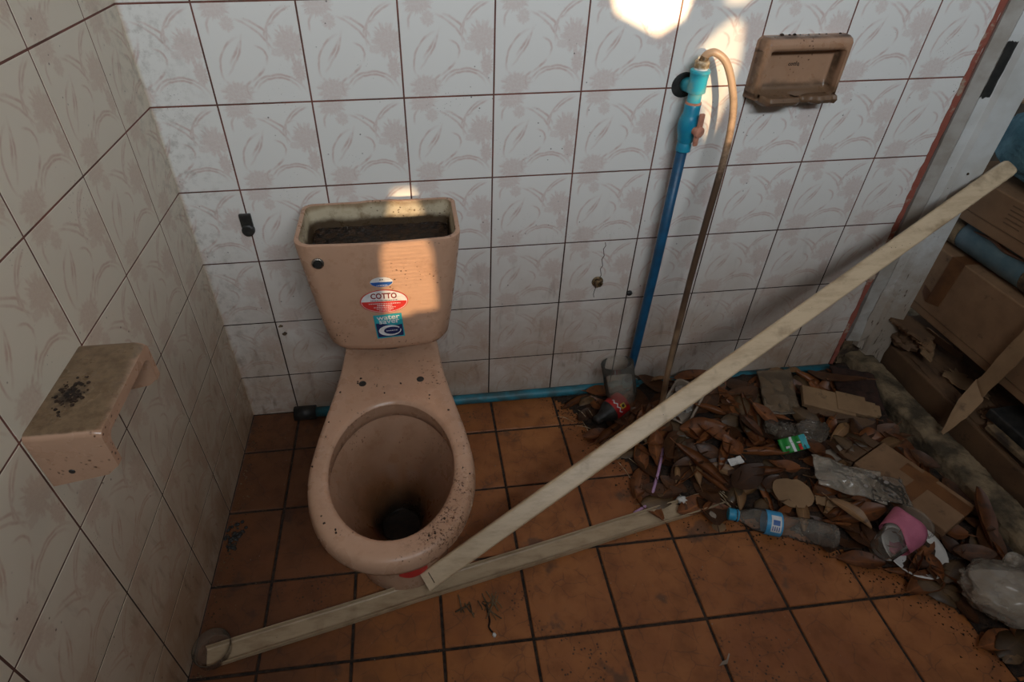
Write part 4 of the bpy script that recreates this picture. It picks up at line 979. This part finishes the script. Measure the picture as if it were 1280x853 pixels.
# cola style bottle: red label, standing upturned against the wall
rb = thing('cut_bottle', (1.115, -0.10, 0.0), 'upturned clear bottle with red label leaning on wall by blue pipe', 'bottle')
a, b = Vector((1.052, -.168, .032)), Vector((1.128, -.128, .050)); m5 = axis_mat(a, b - a); 
obj('bottle_neck', lathe([(.006, -.012), (.0135, -.010), (.0145, 0), (.0150, .012), (.022, .026), (.0325, .044), (.0335, .052)], 28, m5, True, False), M['black'], rb, True)
rl = obj('red_label', lathe([(.0335, .050), (.0340, .053), (.0340, .098), (.0332, .100)], 36, m5, False, False), M['lred'], rb, True)
lv = m5.inverted().to_3x3() @ Vector((-.1, -.7, .70)); A1 = math.atan2(lv.y, lv.x)
f5 = on_cyl(.0344, m5, .075, A1)
obj('label_emblem', wrap(rect(-.002, .014, -.004, .012, 5), f5), M['yellow'], rl); f6 = on_cyl(.0346, m5, .075, A1)
obj('label_emblem', wrap(disc(epoly(.005, .005), Matrix.Translation((.006, .004, 0))), f6), M['ink'], rl)
wv = [(-.028 + k * .0032, -.013 + .003 * math.sin(k * 1.3)) for k in range(17)]
obj('label_script', wrap(([Vector((x, y + s, 0)) for x, y in wv for s in (0, .0045)], [(2 * k, 2 * k + 2, 2 * k + 3, 2 * k + 1) for k in range(16)]), f6), M['swhite'], rl)
m6 = axis_mat((1.140, -.118, .052), (-.16, .32, .92)); obj('bottle_wall', lathe([(.036, .0), (.043, .010), (.047, .03), (.048, .06), (.0475, .10), (.0485, .130), (.0472, .131), (.0465, .10), (.0468, .05), (.038, .004)], 36, m6, False, False), M['pet'], rb, True)
# white foam tray with tissue
tray = thing('foam_tray', (1.31, -0.16, 0.02), 'white foam tray holding crumpled tissue behind the cream trunking', 'tray')
tm = Matrix.Translation((1.318, -.150, .050)) @ Matrix.Rotation(-.75, 4, 'Z') @ Matrix.Rotation(.18, 4, 'X')
def trayring(hw, hl, z, r=.018):
    P = []
    for cx_, cy_, a0 in ((hw - r, hl - r, 0), (-hw + r, hl - r, PI / 2), (-hw + r, -hl + r, PI), (hw - r, -hl + r, 1.5 * PI)):
        for k in range(5): q = a0 + PI / 2 * k / 4; P.append(tm @ Vector((cx_ + r * math.cos(q), cy_ + r * math.sin(q), z)))
    return P
obj('tray_shell', loft([trayring(.036, .064, -.010), trayring(.043, .072, .012), trayring(.048, .077, .013), trayring(.048, .077, .0155), trayring(.0425, .0715, .0155), trayring(.036, .064, -.007)], True, True), M['offwhite'], tray)
def crumple(c, r, seed, amp=.35, sub=3, fac=3.0):
    bm = bmesh.new(); bmesh.ops.create_icosphere(bm, subdivisions=sub, radius=1)
    for v in bm.verts:
        p = v.co.copy(); d = 1 + amp * noise.noise(p * fac + Vector((seed * 3.7, seed, 0))) + amp * .55 * noise.noise(p * fac * 2.6 + Vector((seed, 9, 0))) + random.uniform(-.04, .04)
        v.co = Vector((c[0] + p.x * d * r[0], c[1] + p.y * d * r[1], c[2] + p.z * d * r[2]))
    return frombm(bm)
def rot_geo(geo, c, rz): 
    m4 = Matrix.Translation(c) @ Matrix.Rotation(rz, 4, 'Z') @ Matrix.Translation(-Vector(c)); return xf(geo, m4)
for k, (dx, dy) in enumerate(((-.012, .03), (.010, -.005), (-.01, -.04))):
    c = tm @ Vector((dx, dy, .010)); obj('tissue', rot_geo(crumple(c, (.022, .030, .016), k + 3, .45), c, -.7), M['grey'], tray)
# straw
stw = thing('drinking_straw', (1.13, -0.40, 0.0), 'bent lilac drinking straw on floor at the leaf heap edge', 'straw')
obj('straw_tube', tube([(1.207, -.297, .034), (1.165, -.372, .024), (1.119, -.446, .007)], .0042, 10), M['lilac'], stw, True)
obj('straw_bend', tube([(1.119, -.446, .007), (1.113, -.452, .006)], lambda t: .0046 + .0004 * math.sin(t * 9), 10), M['lilac'], stw)
obj('straw_tube', tube([(1.114, -.4515, .006), (1.067, -.472, .0052)], .0042, 10), M['lilac'], stw, True)
# plastic sheet pouch by the wall
def sheet(c, ux, uy, nu, nv, amp, fq, seed, thick=.0012, lift=0.0):
    c, ux, uy = Vector(c), Vector(ux), Vector(uy); n = ux.cross(uy).normalized()
    def f(u, v):
        p = c + ux * (u - .5) + uy * (v - .5); q = amp * nz((u * 2, v * 2, 0), fq, seed) + amp * .5 * nz((u * 2, v * 2, 1), fq * 2.7, seed)
        return p + n * (q + lift * math.sin(PI * u) * math.sin(PI * v)) + ux * .03 * nz((v, u, 0), 4, seed) + uy * .03 * nz((u, v, 3), 4, seed)
    return grid(f, nu, nv, thick)
pouch = thing('plastic_pouch', (1.63, -.13, .04), 'flat grey brown plastic pouch lying on leaves near the wall', 'pouch')
obj('pouch_front', sheet((1.630, -.140, .062), (.105, -.012, .004), (.052, .165, .018), 22, 26, .006, 2.2, 3, .001, .008), M['pouchfilm'], pouch, True)
obj('pouch_filling', sheet((1.632, -.138, .050), (.098, -.012, .004), (.050, .155, .018), 16, 18, .004, 2.2, 3, .006, .008), M['card2'], pouch, True)
obj('pouch_seam', tube([(1.553, -.212, .050), (1.60, -.222, .049), (1.645, -.226, .051)], .0025, 8), M['milky'], pouch, True)
def slabpiece(c, sx, sy, sz, rot, seed, name, mat, parent, rag=.004, nseg=14):
    """rectangular cardboard sheet with torn outline"""
    P = []
    for k in range(nseg): P.append((-sx / 2 + sx * k / nseg, -sy / 2 + rag * nz((k, 0, seed), .9, seed)))
    for k in range(nseg): P.append((sx / 2 + rag * nz((k, 1, seed), .9, seed), -sy / 2 + sy * k / nseg))
    for k in range(nseg): P.append((sx / 2 - sx * k / nseg, sy / 2 + rag * nz((k, 2, seed), .9, seed)))
    for k in range(nseg): P.append((-sx / 2 + rag * nz((k, 3, seed), .9, seed), sy / 2 - sy * k / nseg))
    m4 = Matrix.Translation(c) @ Matrix.Rotation(rot[2], 4, 'Z') @ Matrix.Rotation(rot[1], 4, 'Y') @ Matrix.Rotation(rot[0], 4, 'X')
    return obj(name, prism(P, m4, sz), mat, parent)
# folded cardboard carton with stepped end
fc = thing('flattened_carton', (1.77, -.20, .04), 'yellowish flattened carton with stepped end among the dry leaves', 'carton')
for k, (x, y, z, sx, sy) in enumerate([(1.752, -.205, .066, .150, .070), (1.815, -.222, .064, .085, .066), (1.842, -.238, .060, .078, .050), (1.862, -.244, .058, .062, .036)]):
    obj('carton_panel', xf(boxg(-sx / 2, sx / 2, -sy / 2, sy / 2, -.008, .008, .002), Matrix.Translation((x, y, z)) @ Matrix.Rotation(-.36, 4, 'Z') @ Matrix.Rotation(.10, 4, 'Y') @ Matrix.Rotation(.22, 4, 'X')), M['card3'], fc)
slabpiece((1.77, -.255, .045), .19, .035, .003, (.9, .08, -.42), 5, 'carton_edge', M['card2'], fc)
def bagform(c, r, seed, k=1.0):
    bm = bmesh.new(); bmesh.ops.create_icosphere(bm, subdivisions=5, radius=1)
    for v in bm.verts:
        p = v.co.copy(); q = p + .35 * noise.noise_vector(p * 1.7 + Vector((seed, 0, 0)))
        rdg = 1 - abs(noise.noise(q * 2.2 + Vector((seed, 4, 1)))) * 2; rd2 = 1 - abs(noise.noise(q * 5 + Vector((2, seed, 1)))) * 2
        d = 1 + .15 * k * noise.noise(p * 1.5 + Vector((seed, 0, 3))) + .10 * k * rdg ** 3 + .05 * k * rd2 ** 3 - .06 * k
        v.co = Vector((c[0] + p.x * d * r[0], c[1] + p.y * d * r[1], c[2] + max(p.z * d, -.98) * r[2]))
    return frombm(bm)
# crumpled clear wrap pieces
cw = thing('clear_wrapper', (1.63, -.30, .03), 'crumpled clear cellophane wrap beside the green snack wrapper', 'wrapper')
for k, (x, y, z, r) in enumerate([(1.640, -.305, .060, (.046, .034, .030)), (1.575, -.288, .050, (.040, .028, .020)), (1.545, -.268, .050, (.024, .022, .018))]):
    obj('film_fold', bagform((x, y, z), r, 11 + k, 1.6), M['film'], cw, True)
gw = thing('snack_wrapper', (1.56, -.345, .03), 'shiny green and red snack wrapper on top of leaves', 'wrapper')
gm = Matrix.Translation((1.566, -.342, .058)) @ Matrix.Rotation(.15, 4, 'Z') @ Matrix.Rotation(.5, 4, 'X')
obj('foil', xf(grid(lambda u, v: ((u - .5) * .085, (v - .5) * .042, .004 * math.sin(u * 14) + .003 * nz((u, v, 0), 6)), 16, 8, .0008), gm), M['green'], gw, True)
def gpatch(x0, x1, y0, y1, m, name='print'): obj(name, xf(grid(lambda u, v: (x0 + (x1 - x0) * u, y0 + (y1 - y0) * v, .0016 + .004 * math.sin(((x0 + (x1 - x0) * u) / .085 + .5) * 14) + .003 * nz(((x0 + (x1 - x0) * u) / .085 + .5, (y0 + (y1 - y0) * v) / .042 + .5, 0), 6)), 8, 4), gm), m, gw)
gpatch(-.006, .000, -.021, .021, M['swhite']); gpatch(.012, .026, -.019, -.003, M['sred']); gpatch(.028, .042, -.02, .02, M['steal']); gpatch(-.03, -.012, -.008, -.002, M['swhite']); gpatch(.008, .026, .0, .004, M['swhite'])
# grey flat card, zip bag
tag(slabpiece((1.665, -.385, .042), .115, .045, .002, (.12, -.05, .28), 9, 'card_strip', M['offwhite'], None, .002), 'grey flat card strip between wrapper and carton', 'card')
zb = thing('zip_bag', (1.655, -.49, .03), 'clear zip bag lying over the corner of small carton', 'plastic bag')
obj('bag_film', sheet((1.640, -.478, .072), (.150, -.075, -.006), (.035, .090, .01), 44, 30, .010, 1.6, 8, .0008, .014), M['milky'], zb, True)
obj('bag_corner', sheet((1.715, -.525, .078), (.085, -.03, .0), (.02, .075, .008), 30, 24, .008, 1.8, 12, .0008, .006), M['film'], zb, True)
obj('zip_line', tube([(1.742, -.575, .078), (1.75, -.54, .082), (1.762, -.497, .085)], .0016, 6), M['film'], zb)
for k in range(5): obj('wet_blot', prism(epoly(random.uniform(.005, .009), random.uniform(.004, .007), n=12), Matrix.Translation((1.60 + .03 * k, -.455 - .02 * (k % 3) - .008 * k, .083)), .0006), M['grey'], zb)
# small carton box
sb = thing('small_carton', (1.80, -.50, 0), 'small brown taped carton lying by the concrete threshold', 'carton')
bmx = Matrix.Translation((1.806, -.512, .040)) @ Matrix.Rotation(-1.16, 4, 'Z') @ Matrix.Rotation(.06, 4, 'X')
obj('carton_body', xf(boxg(-.125, .115, -.066, .066, -.032, .026, .003), bmx), M['card'], sb)
obj('carton_flap', xf(boxg(-.172, -.128, -.066, .064, -.020, .030, .004), bmx @ Matrix.Rotation(-.10, 4, 'Y')), M['card2'], sb)
obj('tape_strip', xf(boxg(-.05, .1155, .014, .052, -.0318, .0265), bmx), M['tape'], sb)
obj('tape_strip', xf(boxg(-.010, .024, -.0662, .0662, -.0318, .0267), bmx), M['tape'], sb)
obj('carton_underside', xf(boxg(-.124, .12, -.064, .060, -.037, -.033), bmx), M['offwhite'], sb)
# round torn card
rp = [(.052 * (1 + .12 * nz((math.cos(a), math.sin(a), 0), 2, 4)) * math.cos(a), .042 * (1 + .18 * nz((math.cos(a), math.sin(a), 0), 2.4, 6)) * math.sin(a)) for a in [2 * PI * k / 30 for k in range(30)]]
tag(obj('torn_card', prism(rp, Matrix.Translation((1.497, -.478, .030)) @ Matrix.Rotation(-.5, 4, 'Z') @ Matrix.Rotation(.22, 4, 'X'), .003), M['card3']), 'rounded tan piece of torn card above the water bottle', 'card')
tag(slabpiece((1.572, -.515, .032), .062, .024, .002, (.2, .1, -.3), 14, 'torn_card', M['card3'], None, .004), 'narrow tan card scrap beside the rounded torn card', 'card')
# cup with pink sleeve and foam plate
pl = tag(obj('foam_plate', lathe([(.005, .006), (.050, .006), (.066, .012), (.074, .020), (.074, .022), (.065, .015), (.05, .009), (.005, .009)], 40, Matrix.Translation((1.712, -.655, .006)) @ Matrix.Rotation(.15, 4, 'X'), True, True), M['white'], None, True), 'white foam plate under the clear cup with pink sleeve', 'plate')
cp = thing('plastic_cup', (1.69, -.63, .02), 'clear plastic cup with pink paper sleeve lying on its side', 'cup')
a, b = Vector((1.607, -.668, .052)), Vector((1.755, -.598, .068)); cm = axis_mat(a, b - a); Lc = (b - a).length * .80
obj('cup_wall', lathe([(.014, .006), (.022, .003), (.027, 0), (.0285, .004), (.0300, .02), (.0375, Lc * .6), (.0425, Lc - .004), (.0455, Lc), (.0460, Lc + .004), (.0440, Lc + .005), (.0415, Lc)], 36, cm, True, False), M['pet'], cp, True)
def sleeve(u, v):
    an = 2 * PI * u; s = .052 + .058 * v + .012 * math.sin(3 * an + 1) * (v - .5) + .010 * math.cos(an); R_ = .0315 + s * .115 + .0012
    return cm @ Vector((R_ * math.cos(an), R_ * math.sin(an), s))
obj('cup_sleeve', grid(sleeve, 40, 6, -.0014), M['pinkfoam'], cp, True)
# plastic bag at the right edge
pb = thing('plastic_bag', (1.86, -.80, 0.0), 'large crumpled translucent white plastic bag on floor by threshold', 'plastic bag')
obj('bag_body', rot_geo(bagform((1.855, -.808, .055), (.135, .080, .052), 21, .75), (1.855, -.808, .055), -.35), M['milky'], pb, True)
obj('bag_filling', rot_geo(crumple((1.855, -.808, .050), (.105, .060, .038), 24, .25, 3, 2.0), (1.855, -.808, .05), -.35), M['offwhite'], pb)
obj('bag_knot', crumple((1.862, -.742, .095), (.018, .014, .016), 27, .5, 2), M['milky'], pb)
# dark felt like leaf mat in the corner by the jamb
tag(obj('felt_mat', sheet((1.885, -.150, .060), (.10, -.06, .012), (.05, .14, .012), 16, 22, .010, 2.4, 31, .008, .010), simple('dark wet felt', (.045, .018, .011), (.025, .011, .007), 50, .95, .5, True), None, True), 'dark brown wet felt scrap at the foot of door jamb', 'felt')
tag(obj('paper_scrap', sheet((1.384, -.372, .048), (.040, .006, .004), (-.004, .020, .004), 8, 5, .003, 3, 2, .0008), M['white']), 'small white paper scrap lying on the brown leaves', 'paper scrap')
tag(obj('tissue_ball', crumple((1.205, -.452, .012), (.013, .011, .010), 41, .5, 2), M['white']), 'tiny white crumpled tissue beside the plastic channel', 'tissue')
tag(obj('shell_scrap', crumple((1.268, -.505, .008), (.010, .015, .006), 43, .4, 2), M['offwhite']), 'small pale shell like scrap near the bottle cap', 'scrap')
# particular leaves
put_leaf(1, 1.285, -.372, .040, -1.02, 0, .05, 1.45, 'large rolled rust brown leaf behind the flat plastic channel', 'x')
put_leaf(0, 1.575, -.665, .004, -.22, 0, 0, 1.05, 'boat shaped brown leaf on bare tile below the water bottle', 'x')
put_leaf(2, 1.395, -.422, .036, .45, .15, 0, 1.15, 'wide dark leaf with droplets at the end of plastic channel', 'x')
put_leaf(0, 1.905, -.62, .060, 1.35, .5, -.45, 1.5, 'tall rust brown leaf propped between small carton and threshold', 'x')
put_leaf(5, 1.60, -.56, .045, -.95, .2, .1, 1.25, 'long tan brown leaf between the bottle and zip bag', 'x')
put_leaf(3, 1.44, -.235, .055, .1, .3, .2, .9, 'folded olive brown leaf standing below the cream trunking', 'x')
put_leaf(2, 1.83, -.125, .070, 2.3, .3, .4, 1.5, 'large dark curled leaf against the wall near the jamb', 'x')
put_leaf(0, 1.69, -.735, .006, .25, 0, 0, 1.15, 'brown leaf tucked under the white foam plate', 'x')
put_leaf(0, 1.40, -.045, .050, .08, -.25, 0, 1.25, 'long brown leaf lying over the teal pipe', 'x')
for o in list(bpy.data.objects):
    if o.get('group') in ('x', ''): del o['group']
tag(obj('leaf_chip', prism(rp, Matrix.Translation((1.272, -.535, .003)) @ Matrix.Scale(.35, 4), .002), M['card3']), 'small tan leaf chip on tile beside the bottle cap', 'leaf')

# ------------------------------------------------------------------ junk beyond the doorway
big = thing('cardboard_box', (2.3, -.2, .2), 'large brown cardboard box sealed with dark packing tape', 'box')
obj('box_body', boxg(2.10, 2.55, -.62, .16, .235, .452, .004), M['card'], big)
def tapes(y0, y1, skew): return obj('tape', prism([(y0, .30), (y1, .285), (y1 + skew, .453), (y0 + skew, .453)], Matrix(((0, 0, -1, 2.0995), (1, 0, 0, 0), (0, 1, 0, 0), (0, 0, 0, 1))), .0008), M['tape'], big)
tapes(-.075, -.03, -.005); obj('tape', boxg(2.10, 2.5, -.079, -.036, .4518, .4526), M['tape'], big); obj('tape', prism([(-.03, .285), (-.005, .305), (.0, .33), (-.03, .32)], Matrix(((0, 0, -1, 2.0993), (1, 0, 0, 0), (0, 1, 0, 0), (0, 0, 0, 1))), .0012), M['tape'], big)
obj('box_seam', boxg(2.0985, 2.10, -.62, .16, .262, .2635), M['card2'], big)
lowc = thing('cardboard_box', (2.25, -.25, 0), 'low squashed dark cardboard carton behind the threshold', 'box')
obj('carton_body', boxg(2.055, 2.42, -.70, .10, 0, .120, .006), M['card2'], lowc)
obj('torn_top', sheet((2.14, -.30, .127), (.15, 0, .01), (0, .52, 0), 14, 30, .010, 3, 17, .003), M['card2'], lowc, False)
slabpiece((2.135, -.245, .135), .07, .11, .003, (0, .12, .1), 18, 'torn_ply', M['card3'], lowc, .02)
slabpiece((2.11, -.40, .132), .05, .10, .003, (.05, -.1, -.1), 19, 'torn_ply', M['card'], lowc, .015)
blk = thing('recess_board', (2.2, -.55, .1), 'black board standing in for the shaded opening of squashed carton', 'board')
obj('board', xf(boxg(-.05, .05, -.16, .16, 0, .03, .004), Matrix.Translation((2.135, -.53, .147)) @ Matrix.Rotation(.05, 4, 'Z')), M['black'], blk)  # black slab painted in for the dark recess of the box
obj('splinter', xf(boxg(-.012, .012, -.15, .15, 0, .016, .003), Matrix.Translation((2.066, -.56, .141)) @ Matrix.Rotation(.05, 4, 'Z')), M['rot'], blk)
# torn corrugated heap by the jamb
hp2 = thing('torn_cardboard', (2.08, -.03, .12), 'torn corrugated cardboard heap at the foot of the jamb', 'cardboard')
slabpiece((2.065, -.052, .208), .11, .13, .010, (.15, .25, .45), 21, 'torn_sheet', M['card2'], hp2, .012)
slabpiece((2.075, -.055, .190), .10, .12, .006, (.2, .3, .5), 22, 'torn_sheet', M['card'], hp2, .012)
slabpiece((2.105, -.11, .165), .040, .11, .004, (.05, .5, -.75), 23, 'torn_sheet', M['card3'], hp2, .003)
slabpiece((2.098, -.098, .180), .035, .08, .004, (.1, .2, -.6), 24, 'torn_sheet', M['card'], hp2, .006)
slabpiece((2.125, -.13, .195), .05, .12, .004, (.1, 1.0, .3), 25, 'torn_sheet', M['card2'], hp2, .006)
obj('crumpled_base', crumple((2.07, -.045, .16), (.035, .06, .035), 61, .4, 3), M['card2'], hp2)
# bent torn strip
bs = thing('cardboard_strip', (2.05, -.38, .08), 'bent torn strip of cardboard propped across the threshold', 'cardboard')
def bstrip(u, v):
    P = catmull([(1.965, -.385, .100), (2.02, -.352, .145), (2.068, -.330, .20), (2.070, -.330, .215), (2.078, -.335, .30), (2.080, -.345, .40), (2.082, -.35, .45)], 6)
    k = u * (len(P) - 1); i = min(int(k), len(P) - 2); p = P[i].lerp(P[i + 1], k - i)
    w_ = .004 + .026 * (math.sin(PI * min(u / .62, 1)) if u < .42 else .62 + .3 * u) + .004 * nz((u, 0, 0), 14, 3); d = Vector((0.05, -.75, -.62)).normalized()
    return p + d * (v - .5) * 2 * w_ + Vector((0, 0, .004 * nz((u, v, 0), 9, 2)))
obj('strip', grid(bstrip, 26, 5, .003), M['card3'], bs)
# blue taped roll
rl_ = thing('plastic_roll', (2.16, -.2, .45), 'scuffed blue plastic roll with brown tape on big box', 'roll')
obj('roll_body', tube([(2.165, .14, .502), (2.163, -.1, .501), (2.165, -.4, .502), (2.166, -.62, .502)], .048, 24), M['blueroll'], rl_, True)
for y0, y1 in ((.055, .005), (-.215, -.30)):
    obj('brown_tape', tube([(2.164, y0, .502), (2.164, y1, .502)], .0495, 24), M['rot'], rl_, True)
obj('torn_slit', tube(catmull([(2.125, -.03, .533), (2.130, -.09, .538), (2.126, -.14, .533), (2.13, -.21, .537)], 5), lambda t: .0015 + .005 * math.sin(PI * t), 8), M['tape'], rl_)
# upper carton
up = thing('cardboard_box', (2.3, -.2, .55), 'flat brown cardboard box under the blue fabric bundle', 'box')
obj('box_body', boxg(2.105, 2.55, -.60, .13, .552, .672, .004), M['card'], up)
obj('box_seam', boxg(2.1035, 2.105, -.60, .13, .585, .5865), M['card2'], up)
for k in range(5): obj('printed_mark', prism([(-.155 + .0, .605 + k * .012), (-.105, .605 + k * .012), (-.105, .608 + k * .012), (-.155, .608 + k * .012)], Matrix(((0, 0, -1, 2.1045), (1, 0, 0, 0), (0, 1, 0, 0), (0, 0, 0, 1))), .0004), M['card2'], up)
# blue bundle
bb = thing('fabric_bundle', (2.3, -.1, .67), 'faded blue fabric bundle on top of the flat box', 'fabric')
def bun(c, r, seed):
    bm = bmesh.new(); bmesh.ops.create_icosphere(bm, subdivisions=5, radius=1)
    for v in bm.verts:
        p = v.co.copy(); q = Vector([math.copysign(abs(k) ** .6, k) for k in p])
        d = 1 + .05 * noise.noise(p * 3 + Vector((seed, 0, 0))) + .03 * noise.noise(p * 8 + Vector((seed, 2, 0))) - .05 * math.exp(-((p.z + .25 + .15 * math.sin(p.y * 4)) / .06) ** 2)
        v.co = Vector((c[0] + q.x * d * r[0], c[1] + q.y * d * r[1], c[2] + q.z * d * r[2]))
    return frombm(bm)
obj('bundle', bun((2.33, -.20, .772), (.215, .33, .098), 3), M['bluefab'], bb, True)
ub = thing('bamboo_strip', (2.3, -.1, .89), 'pale bent strip resting on the blue fabric bundle', 'strip')
obj('strip', tube(catmull([(2.14, .10, .872), (2.145, .0, .880), (2.165, -.12, .884), (2.19, -.26, .886)], 6), .007, 8), M['card3'], ub, True)
t2 = thing('folded_tarp', (2.4, 0, .87), 'dark folded tarp piled behind the blue fabric bundle', 'tarp')
obj('tarp', bun((2.42, -.12, 1.012), (.20, .32, .12), 9), M['tarp'], t2, True)
